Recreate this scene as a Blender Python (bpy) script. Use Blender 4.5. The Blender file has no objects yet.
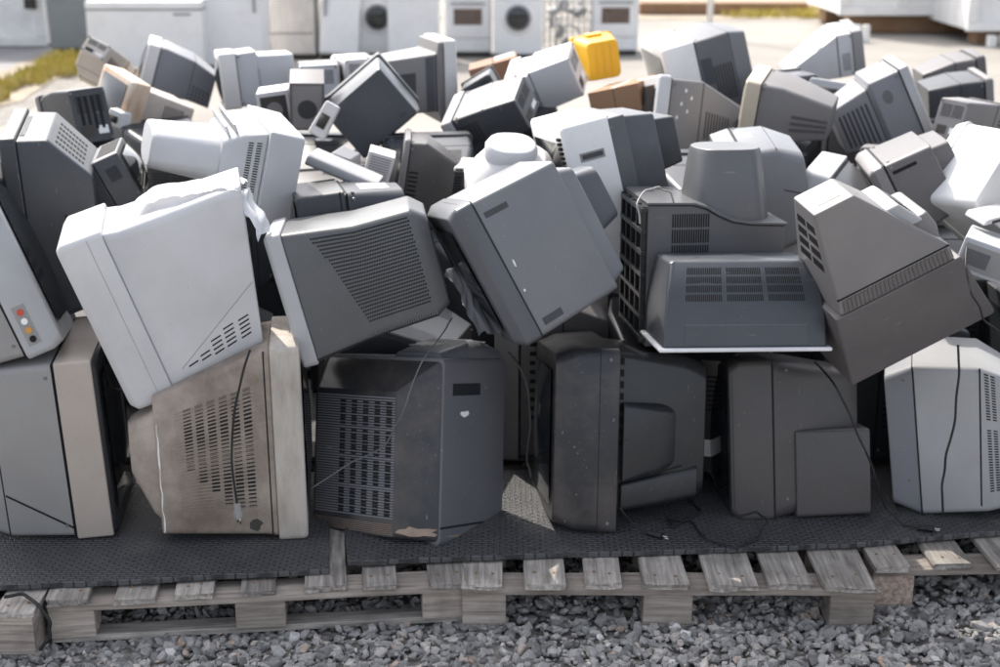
import bpy, bmesh, math, random
from mathutils import Vector, Matrix, Euler
R = math.radians
scene = bpy.context.scene
COL = scene.collection
rnd = random.Random(7)

SKY_STRENGTH = 0.15; SUN_STRENGTH = 2.15; EXPOSURE = 1.42; FSTOP = 3.2
# section: (distance from the screen, x0, x1, z0, z1, corner radius) in metres
TVS = {
 'A1': dict(parts=[('front_bezel', 'black', [(0, -0.2, 0.2, -0.255, 0.255, 0.02), (0.012, -0.2075, 0.2075, -0.2625, 0.2625, 0.018)]),
   ('edge_trim', 'beige_grey', [(0.0125, -0.21, 0.21, -0.265, 0.265, 0.008), (0.115, -0.21, 0.21, -0.265, 0.265, 0.008)]),
   ('rear_housing', 'grey_silver', [(0.115, -0.205, 0.205, -0.26, 0.26, 0.018), (0.3, -0.19, 0.19, -0.25, 0.25, 0.018), (0.5, -0.14, 0.14, -0.18, 0.18, 0.018)])]),
 'A2': dict(parts=[('front_bezel', 'beige', [(0, -0.22, 0.22, -0.275, 0.275, 0.018), (0.01, -0.225, 0.225, -0.28, 0.28, 0.018), (0.085, -0.225, 0.225, -0.28, 0.28, 0.018)]),
   ('rear_housing', 'beige_dirty', [(0.085, -0.215, 0.215, -0.27, 0.27, 0.018), (0.12, -0.21, 0.21, -0.265, 0.265, 0.018), (0.42, -0.2, -0.02, -0.25, 0.15, 0.02)]),
   ('rear_cover', 'beige_dirty', [(0.4, -0.185, 0.05, -0.23, 0.12, 0.02), (0.44, -0.17, 0.03, -0.2, 0.09, 0.03), (0.5, -0.13, 0, -0.09, 0.06, 0.03)])]),
 'A3': dict(parts=[('front_bezel', 'black_grey', [(0, -0.28, 0.28, -0.26, 0.26, 0.018), (0.01, -0.29, 0.29, -0.27, 0.27, 0.018), (0.4, -0.29, 0.29, -0.27, 0.27, 0.02)]),
   ('top_hump', 'black_grey', [(0.02, -0.275, -0.01, 0.2, 0.3, 0.03), (0.16, -0.275, 0.0, 0.2, 0.325, 0.04), (0.37, -0.26, -0.02, 0.2, 0.285, 0.04)]),
   ('rear_housing', 'black_blue', [(0.401, -0.28, 0.28, -0.26, 0.26, 0.02), (0.5, -0.16, 0.24, -0.25, 0.17, 0.02)])]),
 'A4': dict(parts=[('front_bezel', 'black_blue', [(0, -0.18, 0.18, -0.26, 0.26, 0.04), (0.05, -0.21, 0.21, -0.28, 0.28, 0.03), (0.11, -0.22, 0.22, -0.285, 0.285, 0.03), (0.16, -0.22, 0.22, -0.285, 0.285, 0.02)]),
   ('rear_housing', 'black', [(0.16, -0.18, 0.18, -0.23, 0.27, 0.018), (0.34, -0.165, 0.165, -0.21, 0.25, 0.04), (0.4, -0.15, 0.15, -0.19, 0.23, 0.06)]),
   ('socket_hump', 'black', [(0.172, 0, 0.214, -0.13, 0.115, 0.012), (0.262, 0, 0.21, -0.11, 0.11, 0.03), (0.32, 0, 0.165, -0.09, 0.1, 0.03)]),
   ('lower_cover', 'black', [(0.172, -0.1, 0.198, -0.22, -0.135, 0.012), (0.38, -0.1, 0.165, -0.19, -0.085, 0.02)])]),
 'A5': dict(parts=[('front_bezel', 'charcoal_brown', [(0, -0.2, 0.2, -0.23, 0.23, 0.03), (0.03, -0.22, 0.22, -0.25, 0.25, 0.018), (0.125, -0.225, 0.225, -0.25, 0.25, 0.018)]),
   ('rear_housing', 'charcoal_brown', [(0.126, -0.2225, 0.2225, -0.2475, 0.2475, 0.03), (0.2, -0.215, 0.215, -0.24, 0.24, 0.05), (0.4, -0.13, 0.13, -0.2, 0.2, 0.04)]),
   ('socket_box', 'charcoal_brown', [(0.19, -0.05, 0.224, -0.245, 0.03, 0.012), (0.415, -0.05, 0.216, -0.245, 0.025, 0.012)]),
   ('screen_surround', 'black', [(-0.003, -0.196, 0.196, -0.226, 0.226, 0.03), (0.012, -0.209, 0.209, -0.239, 0.239, 0.03)])]),
 'A6': dict(parts=[('front_bezel', 'grey_mid', [(0, -0.21, 0.21, -0.2, 0.2, 0.03), (0.09, -0.23, 0.23, -0.23, 0.23, 0.02)]),
   ('rear_housing', 'grey_cool', [(0.091, -0.23, 0.23, -0.23, 0.23, 0.02), (0.3, -0.22, 0.22, -0.23, 0.21, 0.02), (0.44, -0.1, 0.16, -0.22, 0.14, 0.02)])]),
 'A0': dict(parts=[('front_bezel', 'grey_light', [(0, -0.22, 0.22, -0.25, 0.25, 0.03), (0.03, -0.23, 0.23, -0.26, 0.26, 0.018), (0.1, -0.23, 0.23, -0.26, 0.26, 0.018)]),
   ('rear_housing', 'grey_silver', [(0.1, -0.22, 0.22, -0.25, 0.25, 0.018), (0.25, -0.21, 0.21, -0.23, 0.23, 0.018), (0.46, -0.14, 0.14, -0.15, 0.15, 0.018)])]),
 'B1': dict(parts=[('front_bezel', 'white_grey', [(0, -0.18, 0.18, -0.25, 0.25, 0.02), (0.02, -0.2, 0.2, -0.265, 0.265, 0.018), (0.13, -0.2, 0.2, -0.265, 0.265, 0.018)]),
   ('rear_housing', 'white_grey', [(0.13, -0.1875, 0.1875, -0.2525, 0.2525, 0.018), (0.17, -0.185, 0.185, -0.245, 0.245, 0.03), (0.46, -0.15, 0.15, -0.23, 0.24, 0.03, 0.24)])]),
 'B2': dict(parts=[('front_bezel', 'grey_light', [(0, -0.16, 0.16, -0.21, 0.21, 0.01), (0.01, -0.17, 0.17, -0.22, 0.22, 0.018), (0.05, -0.17, 0.17, -0.22, 0.22, 0.018)]),
   ('rear_housing', 'grey_dark', [(0.05, -0.165, 0.165, -0.2125, 0.2125, 0.018), (0.25, -0.165, 0.165, -0.185, 0.185, 0.03), (0.42, -0.16, 0.16, -0.175, 0.185, 0.03), (0.46, -0.14, 0.14, -0.15, 0.15, 0.03)])]),
 'B3': dict(parts=[('front_bezel', 'grey_blue_dark', [(0, -0.21, 0.21, -0.23, 0.23, 0.03), (0.03, -0.23, 0.23, -0.25, 0.25, 0.02), (0.08, -0.23, 0.23, -0.25, 0.25, 0.02)]),
   ('rear_housing', 'grey_blue', [(0.08, -0.2275, 0.2275, -0.2475, 0.2475, 0.02), (0.34, -0.22, 0.22, -0.235, 0.235, 0.02)]),
   ('rear_cover', 'grey_blue', [(0.34, -0.2, 0.2, -0.22, 0.2, 0.02), (0.39, -0.18, 0.18, -0.2, 0.18, 0.02)]),
   ('neck_cover', 'grey_blue_dark', [(0.39, -0.12, 0.12, -0.07, 0.15, 0.02), (0.47, -0.1, 0.1, -0.055, 0.135, 0.04)])]),
 'B5': dict(parts=[('front_bezel', 'white_lip', [(0, -0.25, 0.25, -0.12, 0.176, 0.006), (0.012, -0.25, 0.25, -0.12, 0.176, 0.006)]),
   ('rear_housing', 'slate_dark', [(0.012, -0.2375, 0.2375, -0.165, 0.165, 0.008), (0.13, -0.23, 0.23, -0.155, 0.155, 0.008), (0.255, -0.21, 0.21, -0.1, 0.1, 0.012), (0.262, -0.2, 0.2, -0.09, 0.09, 0.01)])]),
 'B4': dict(parts=[('rear_housing', 'slate', [(0, -0.21, 0.21, -0.12, 0.12, 0.01), (0.4, -0.2, 0.2, -0.12, 0.12, 0.01)])]),
 'B6': dict(parts=[('front_bezel', 'taupe_dark', [(-0.06, -0.22, 0.22, -0.235, 0.3, 0.01), (-0.05, -0.225, 0.225, -0.24, 0.305, 0.01), (0.2, -0.225, 0.225, -0.23, 0.23, 0.012)]),
   ('rear_housing', 'taupe_grey', [(0.2, -0.215, 0.215, -0.21, 0.21, 0.01), (0.25, -0.21, 0.21, -0.205, 0.205, 0.012), (0.56, -0.2, 0.02, -0.2, -0.06, 0.012)]),
   ('tuner_box', 'taupe_grey', [(0.21, -0.14, 0.15, -0.02, 0.2, 0.02), (0.3, -0.14, 0.15, -0.02, 0.205, 0.03), (0.36, -0.13, 0.14, -0.02, 0.18, 0.02)]),
   ('control_panel', 'grey_light', [(0.35, -0.15, 0.12, -0.05, 0.155, 0.01), (0.44, -0.15, 0.1, -0.05, 0.085, 0.01)])]),
 'B8': dict(parts=[('front_bezel', 'charcoal', [(0, -0.22, 0.22, -0.24, 0.24, 0.018), (0.01, -0.23, 0.23, -0.25, 0.25, 0.018), (0.08, -0.23, 0.23, -0.25, 0.25, 0.018)]),
   ('rear_housing', 'charcoal_top', [(0.08, -0.22, 0.22, -0.24, 0.24, 0.018), (0.22, -0.21, 0.21, -0.235, 0.235, 0.018), (0.4, -0.19, 0.19, -0.21, 0.13, 0.018)])]),
 'B9': dict(parts=[('front_bezel', 'charcoal_top', [(0, -0.15, 0.15, -0.17, 0.17, 0.018), (0.05, -0.16, 0.16, -0.18, 0.18, 0.018)]),
   ('rear_housing', 'charcoal_top', [(0.05, -0.155, 0.155, -0.175, 0.175, 0.018), (0.2, -0.13, 0.13, -0.15, 0.15, 0.018)])]),
 'C1': dict(parts=[('front_bezel', 'pale_blue_grey', [(0, -0.2, 0.2, -0.24, 0.24, 0.02), (0.14, -0.21, 0.21, -0.25, 0.25, 0.01)]),
   ('rear_housing', 'pale_blue_grey', [(0.14, -0.19, 0.19, -0.23, 0.23, 0.01), (0.23, -0.18, 0.18, -0.21, 0.21, 0.03), (0.3, -0.15, 0.15, -0.16, 0.16, 0.05)]),
   ('neck_cover', 'pale_blue_grey', [(0.2, -0.165, 0.165, -0.18, 0.18, 0.14), (0.28, -0.14, 0.14, -0.12, 0.16, 0.11), (0.54, -0.115, 0.115, -0.09, 0.13, 0.07), (0.56, -0.11, 0.11, -0.085, 0.125, 0.07)])]),
 'C2': dict(parts=[('front_bezel', 'charcoal', [(0, -0.18, 0.18, -0.15, 0.15, 0.02), (0.16, -0.18, 0.18, -0.15, 0.15, 0.02)]),
   ('rear_housing', 'charcoal_top', [(0.16, -0.17, 0.17, -0.14, 0.14, 0.03), (0.36, -0.13, 0.13, -0.12, 0.12, 0.06)])]),
 'C5': dict(parts=[('front_bezel', 'white', [(0, -0.2, 0.2, -0.25, 0.25, 0.01), (0.01, -0.21, 0.21, -0.26, 0.26, 0.01), (0.16, -0.21, 0.21, -0.26, 0.26, 0.01)]),
   ('rear_housing', 'grey_blue_dark', [(0.16, -0.2, 0.2, -0.25, 0.25, 0.01), (0.22, -0.2, 0.2, -0.25, 0.25, 0.01)]),
   ('rear_cover', 'grey_blue_dark', [(0.22, -0.17, 0.17, -0.18, 0.24, 0.01), (0.33, -0.16, 0.16, -0.16, 0.22, 0.012)]),
   ('neck_cover', 'charcoal', [(0.33, -0.13, 0.13, 0.005, 0.195, 0.01), (0.41, -0.12, 0.12, 0.015, 0.185, 0.012)])]),
 'C6': dict(parts=[('front_bezel', 'grey_blue', [(0, -0.17, 0.17, -0.21, 0.21, 0.02), (0.09, -0.18, 0.18, -0.22, 0.22, 0.02)]),
   ('rear_housing', 'grey_blue', [(0.091, -0.1775, 0.1775, -0.2175, 0.2175, 0.02), (0.24, -0.17, 0.17, -0.21, 0.21, 0.03), (0.36, -0.15, 0.15, -0.2, 0.16, 0.05)])]),
 'C7': dict(parts=[('front_bezel', 'grey_light', [(0, -0.19, 0.19, -0.2, 0.2, 0.02), (0.09, -0.2, 0.2, -0.21, 0.21, 0.02)]),
   ('rear_housing', 'grey_dark', [(0.091, -0.19, 0.19, -0.2, 0.2, 0.02), (0.3, -0.13, 0.13, -0.14, 0.14, 0.03)])]),
 'C8': dict(parts=[('front_bezel', 'taupe_grey', [(0, -0.2, 0.2, -0.21, 0.21, 0.02), (0.02, -0.215, 0.215, -0.23, 0.23, 0.02), (0.06, -0.215, 0.215, -0.23, 0.23, 0.02)]),
   ('rear_housing', 'taupe_dark', [(0.06, -0.21, 0.21, -0.225, 0.225, 0.02), (0.25, -0.2, 0.2, -0.21, 0.21, 0.03)]),
   ('rear_cover', 'taupe_dark', [(0.25, -0.16, 0.16, -0.14, 0.18, 0.02), (0.32, -0.15, 0.15, -0.13, 0.17, 0.03)])]),
 'd1': dict(parts=[('front_bezel', 'white_grey', [(0, -0.202, 0.202, -0.202, 0.202, 0.018), (0.008, -0.21, 0.21, -0.21, 0.21, 0.018), (0.05, -0.21, 0.21, -0.21, 0.21, 0.018)]),
   ('rear_housing', 'taupe_grey', [(0.05, -0.198, 0.198, -0.198, 0.198, 0.018), (0.18, -0.2, 0.2, -0.2, 0.2, 0.018), (0.38, -0.1, 0.1, -0.11, 0.11, 0.018)])]),
 'd2': dict(parts=[('front_bezel', 'white', [(0, -0.222, 0.222, -0.212, 0.212, 0.018), (0.008, -0.23, 0.23, -0.22, 0.22, 0.018), (0.15, -0.23, 0.23, -0.22, 0.22, 0.018)]),
   ('rear_housing', 'slate', [(0.15, -0.218, 0.218, -0.208, 0.208, 0.018), (0.32, -0.21, 0.21, -0.21, 0.21, 0.018), (0.42, -0.13, 0.13, -0.17, 0.17, 0.018)])]),
 'd3': dict(parts=[('front_bezel', 'taupe_cream', [(0, -0.112, 0.112, -0.182, 0.182, 0.018), (0.008, -0.12, 0.12, -0.19, 0.19, 0.018), (0.07, -0.12, 0.12, -0.19, 0.19, 0.018)]),
   ('rear_housing', 'taupe_grey', [(0.07, -0.108, 0.108, -0.178, 0.178, 0.018), (0.17, -0.11, 0.11, -0.18, 0.18, 0.018), (0.4, -0.08, 0.08, -0.11, 0.11, 0.018)])]),
 'd4': dict(parts=[('front_bezel', 'grey_silver', [(0, -0.222, 0.222, -0.202, 0.202, 0.018), (0.008, -0.23, 0.23, -0.21, 0.21, 0.018), (0.06, -0.23, 0.23, -0.21, 0.21, 0.018)]),
   ('rear_housing', 'white_grey', [(0.06, -0.218, 0.218, -0.198, 0.198, 0.018), (0.14, -0.22, 0.22, -0.2, 0.2, 0.018), (0.44, -0.18, 0.18, -0.2, -0.08, 0.018)])]),
 'd5': dict(parts=[('front_bezel', 'grey_light', [(0, -0.212, 0.212, -0.232, 0.232, 0.018), (0.008, -0.22, 0.22, -0.24, 0.24, 0.018), (0.05, -0.22, 0.22, -0.24, 0.24, 0.018)]),
   ('rear_housing', 'grey_mid', [(0.05, -0.208, 0.208, -0.228, 0.228, 0.018), (0.22, -0.21, 0.21, -0.23, 0.23, 0.018), (0.24, -0.19, 0.19, -0.2, 0.2, 0.018), (0.46, -0.15, 0.15, -0.15, 0.15, 0.018)])]),
 'd6': dict(parts=[('front_bezel', 'taupe_grey', [(0, -0.212, 0.212, -0.172, 0.172, 0.018), (0.008, -0.22, 0.22, -0.18, 0.18, 0.018), (0.05, -0.22, 0.22, -0.18, 0.18, 0.018)]),
   ('rear_housing', 'charcoal', [(0.05, -0.208, 0.208, -0.168, 0.168, 0.018), (0.2, -0.21, 0.21, -0.17, 0.17, 0.018), (0.4, -0.17, 0.17, -0.15, 0.15, 0.018)])]),
 'd7': dict(parts=[('front_bezel', 'taupe_dark', [(0, -0.212, 0.212, -0.142, 0.142, 0.018), (0.008, -0.22, 0.22, -0.15, 0.15, 0.018), (0.06, -0.22, 0.22, -0.15, 0.15, 0.018)]),
   ('rear_housing', 'taupe_dark', [(0.06, -0.208, 0.208, -0.138, 0.138, 0.018), (0.2, -0.21, 0.21, -0.14, 0.14, 0.018), (0.42, -0.17, 0.17, -0.1, 0.1, 0.018)])]),
 'd8': dict(parts=[('front_bezel', 'taupe_dark', [(0, -0.202, 0.202, -0.202, 0.202, 0.018), (0.008, -0.21, 0.21, -0.21, 0.21, 0.018), (0.08, -0.21, 0.21, -0.21, 0.21, 0.018)]),
   ('rear_housing', 'taupe_grey', [(0.08, -0.198, 0.198, -0.198, 0.198, 0.018), (0.2, -0.2, 0.2, -0.18, 0.18, 0.018), (0.42, -0.13, 0.13, -0.13, 0.13, 0.018)])]),
 'd9': dict(parts=[('front_bezel', 'charcoal', [(0, -0.142, 0.142, -0.122, 0.122, 0.018), (0.008, -0.15, 0.15, -0.13, 0.13, 0.018), (0.05, -0.15, 0.15, -0.13, 0.13, 0.018)]),
   ('rear_housing', 'charcoal_top', [(0.05, -0.138, 0.138, -0.118, 0.118, 0.018), (0.26, -0.14, 0.14, -0.12, 0.12, 0.018)])]),
 'd13': dict(parts=[('front_bezel', 'white_grey', [(0, -0.132, 0.132, -0.202, 0.202, 0.018), (0.008, -0.14, 0.14, -0.21, 0.21, 0.018), (0.06, -0.14, 0.14, -0.21, 0.21, 0.018)]),
   ('rear_housing', 'white_grey', [(0.06, -0.128, 0.128, -0.198, 0.198, 0.018), (0.12, -0.13, 0.13, -0.18, 0.18, 0.018), (0.13, -0.13, 0.13, -0.2, 0.2, 0.018), (0.34, -0.11, 0.11, -0.19, 0.19, 0.018)])]),
 'd15': dict(parts=[('front_bezel', 'charcoal', [(0, -0.142, 0.142, -0.122, 0.122, 0.018), (0.008, -0.15, 0.15, -0.13, 0.13, 0.018), (0.04, -0.15, 0.15, -0.13, 0.13, 0.018)]),
   ('rear_housing', 'charcoal_top', [(0.04, -0.138, 0.138, -0.118, 0.118, 0.018), (0.28, -0.13, 0.13, -0.1, 0.1, 0.018)])]),
 'd16': dict(parts=[('front_bezel', 'grey_light', [(0, -0.132, 0.132, -0.202, 0.202, 0.018), (0.008, -0.14, 0.14, -0.21, 0.21, 0.018), (0.06, -0.14, 0.14, -0.21, 0.21, 0.018)]),
   ('rear_housing', 'charcoal_top', [(0.06, -0.128, 0.128, -0.198, 0.198, 0.018), (0.22, -0.13, 0.13, -0.19, 0.19, 0.018), (0.38, -0.11, 0.11, -0.15, 0.15, 0.018)])]),
 'd17': dict(parts=[('front_bezel', 'grey_pale', [(0, -0.222, 0.222, -0.252, 0.252, 0.018), (0.008, -0.23, 0.23, -0.26, 0.26, 0.018), (0.07, -0.23, 0.23, -0.26, 0.26, 0.018)]),
   ('rear_housing', 'taupe_grey', [(0.07, -0.218, 0.218, -0.248, 0.248, 0.018), (0.1, -0.22, 0.22, -0.25, 0.25, 0.018), (0.11, -0.21, 0.21, -0.18, 0.18, 0.018), (0.42, -0.17, 0.17, -0.2, 0.14, 0.018)])]),
 'd18': dict(parts=[('front_bezel', 'charcoal', [(0, -0.222, 0.222, -0.222, 0.222, 0.018), (0.008, -0.23, 0.23, -0.23, 0.23, 0.018), (0.08, -0.23, 0.23, -0.23, 0.23, 0.018)]),
   ('rear_housing', 'slate_dark', [(0.08, -0.218, 0.218, -0.218, 0.218, 0.018), (0.3, -0.225, 0.225, -0.225, 0.225, 0.018), (0.36, -0.21, 0.21, -0.2, 0.2, 0.018)])]),
 'd21': dict(parts=[('front_bezel', 'grey_pale', [(0, -0.202, 0.202, -0.222, 0.222, 0.018), (0.008, -0.21, 0.21, -0.23, 0.23, 0.018), (0.1, -0.21, 0.21, -0.23, 0.23, 0.018)]),
   ('rear_housing', 'pale_blue_grey', [(0.1, -0.198, 0.198, -0.218, 0.218, 0.018), (0.22, -0.205, 0.205, -0.225, 0.225, 0.018), (0.23, -0.19, 0.19, -0.185, 0.185, 0.018), (0.44, -0.18, 0.18, -0.17, 0.17, 0.018)])]),
 'd22': dict(parts=[('front_bezel', 'grey_pale', [(0, -0.192, 0.192, -0.222, 0.222, 0.018), (0.008, -0.2, 0.2, -0.23, 0.23, 0.018), (0.07, -0.2, 0.2, -0.23, 0.23, 0.018)]),
   ('rear_housing', 'grey_mid', [(0.07, -0.188, 0.188, -0.218, 0.218, 0.018), (0.1, -0.195, 0.195, -0.225, 0.225, 0.018), (0.28, -0.18, 0.18, -0.18, 0.18, 0.018), (0.42, -0.15, 0.15, -0.21, 0.09, 0.018)])]),
 'd23': dict(parts=[('front_bezel', 'taupe_cream', [(0, -0.202, 0.202, -0.192, 0.192, 0.018), (0.008, -0.21, 0.21, -0.2, 0.2, 0.018), (0.06, -0.21, 0.21, -0.2, 0.2, 0.018)]),
   ('rear_housing', 'beige_pale', [(0.06, -0.198, 0.198, -0.188, 0.188, 0.018), (0.2, -0.19, 0.19, -0.16, 0.16, 0.018), (0.4, -0.1, 0.1, -0.09, 0.09, 0.018)])]),
 'd24': dict(parts=[('front_bezel', 'beige_rust', [(0, -0.132, 0.132, -0.202, 0.202, 0.018), (0.008, -0.14, 0.14, -0.21, 0.21, 0.018), (0.1, -0.14, 0.14, -0.21, 0.21, 0.018)]),
   ('rear_housing', 'beige_pale', [(0.1, -0.09, 0.09, -0.16, 0.16, 0.018), (0.2, -0.1, 0.1, -0.14, 0.14, 0.018), (0.38, -0.11, 0.11, -0.11, 0.11, 0.018)])]),
 'd25': dict(parts=[('front_bezel', 'taupe_dark', [(0, -0.192, 0.192, -0.182, 0.182, 0.018), (0.008, -0.2, 0.2, -0.19, 0.19, 0.018), (0.05, -0.2, 0.2, -0.19, 0.19, 0.018)]),
   ('rear_housing', 'charcoal', [(0.05, -0.188, 0.188, -0.178, 0.178, 0.018), (0.2, -0.195, 0.195, -0.185, 0.185, 0.018), (0.36, -0.17, 0.17, -0.16, 0.16, 0.018)])]),
 'd26': dict(parts=[('front_bezel', 'taupe_grey', [(0, -0.162, 0.162, -0.172, 0.172, 0.018), (0.008, -0.17, 0.17, -0.18, 0.18, 0.018), (0.04, -0.17, 0.17, -0.18, 0.18, 0.018)]),
   ('rear_housing', 'charcoal_brown', [(0.04, -0.158, 0.158, -0.168, 0.168, 0.018), (0.14, -0.165, 0.165, -0.175, 0.175, 0.018), (0.34, -0.11, 0.11, -0.11, 0.11, 0.018)])]),
 'd11': dict(parts=[('front_bezel', 'yellow', [(0, -0.13, 0.13, -0.12, 0.12, 0.02), (0.05, -0.135, 0.135, -0.125, 0.125, 0.02)]),
   ('rear_housing', 'yellow', [(0.05, -0.13, 0.13, -0.12, 0.12, 0.03), (0.22, -0.1, 0.1, -0.1, 0.1, 0.03)])]),
 'd12': dict(parts=[('carton', 'cardboard', [(0, -0.2, 0.2, -0.11, 0.11, 0.003), (0.4, -0.2, 0.2, -0.11, 0.11, 0.003)])]),
 'd14': dict(parts=[('carton', 'wood_brown', [(0, -0.2, 0.2, -0.13, 0.13, 0.004), (0.34, -0.2, 0.2, -0.13, 0.13, 0.004)])]),
 'd19': dict(parts=[('cabinet', 'taupe_dark', [(0, -0.09, 0.09, -0.13, 0.13, 0.004), (0.2, -0.09, 0.09, -0.13, 0.13, 0.004)])]),
 'd19b': dict(parts=[('cabinet', 'white_grey', [(0, -0.1, 0.1, -0.12, 0.12, 0.01), (0.16, -0.1, 0.1, -0.12, 0.12, 0.01)])]),
 'd20': dict(parts=[('front_bezel', 'grey_pale', [(0, -0.162, 0.162, -0.162, 0.162, 0.018), (0.008, -0.17, 0.17, -0.17, 0.17, 0.018), (0.08, -0.17, 0.17, -0.17, 0.17, 0.018)]),
   ('rear_housing', 'pale_blue_grey', [(0.08, -0.158, 0.158, -0.158, 0.158, 0.018), (0.3, -0.15, 0.15, -0.15, 0.15, 0.018)])]),
 'd20b': dict(parts=[('front_bezel', 'white', [(0, -0.172, 0.172, -0.152, 0.152, 0.03), (0.008, -0.18, 0.18, -0.16, 0.16, 0.03), (0.08, -0.18, 0.18, -0.16, 0.16, 0.03)]),
   ('rear_housing', 'white_grey', [(0.08, -0.168, 0.168, -0.148, 0.148, 0.03), (0.3, -0.15, 0.15, -0.14, 0.14, 0.03)])]),
 'C3': dict(parts=[('lid', 'grey_cool', [(0, -0.13, 0.13, -0.0175, 0.0175, 0.012), (0.3, -0.13, 0.13, -0.0175, 0.0175, 0.012)])]),
 'd27': dict(parts=[('cabinet', 'grey_pale', [(0, -0.06, 0.06, -0.09, 0.09, 0.006), (0.12, -0.06, 0.06, -0.09, 0.09, 0.006)])]),
 'R1': dict(parts=[('front_bezel', 'white', [(0, -0.18, 0.18, -0.18, 0.18, 0.02), (0.06, -0.19, 0.19, -0.19, 0.19, 0.02)]),
   ('rear_housing', 'white', [(0.06, -0.185, 0.185, -0.185, 0.185, 0.03), (0.24, -0.175, 0.175, -0.175, 0.175, 0.035), (0.3, -0.17, 0.17, -0.17, 0.17, 0.04)])]),
 'R2': dict(parts=[('cabinet', 'pale_blue_grey', [(0, -0.13, 0.13, -0.065, 0.065, 0.008), (0.34, -0.13, 0.13, -0.065, 0.065, 0.008)])]),
 'C4': dict(parts=[('front_bezel', 'grey_pale', [(0, -0.17, 0.17, -0.15, 0.15, 0.04), (0.08, -0.18, 0.18, -0.16, 0.16, 0.05)]),
   ('rear_housing', 'grey_pale', [(0.081, -0.175, 0.175, -0.155, 0.155, 0.09), (0.15, -0.1675, 0.1675, -0.1475, 0.1475, 0.11), (0.21, -0.135, 0.135, -0.1175, 0.1175, 0.1), (0.235, -0.105, 0.105, -0.09, 0.09, 0.085)]),
   ('neck_cover', 'white_grey', [(0.215, -0.07, 0.13, -0.08, 0.08, 0.075), (0.262, -0.0725, 0.1325, -0.0825, 0.0825, 0.078), (0.285, -0.06, 0.12, -0.0725, 0.0725, 0.07)])]),
}
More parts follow.
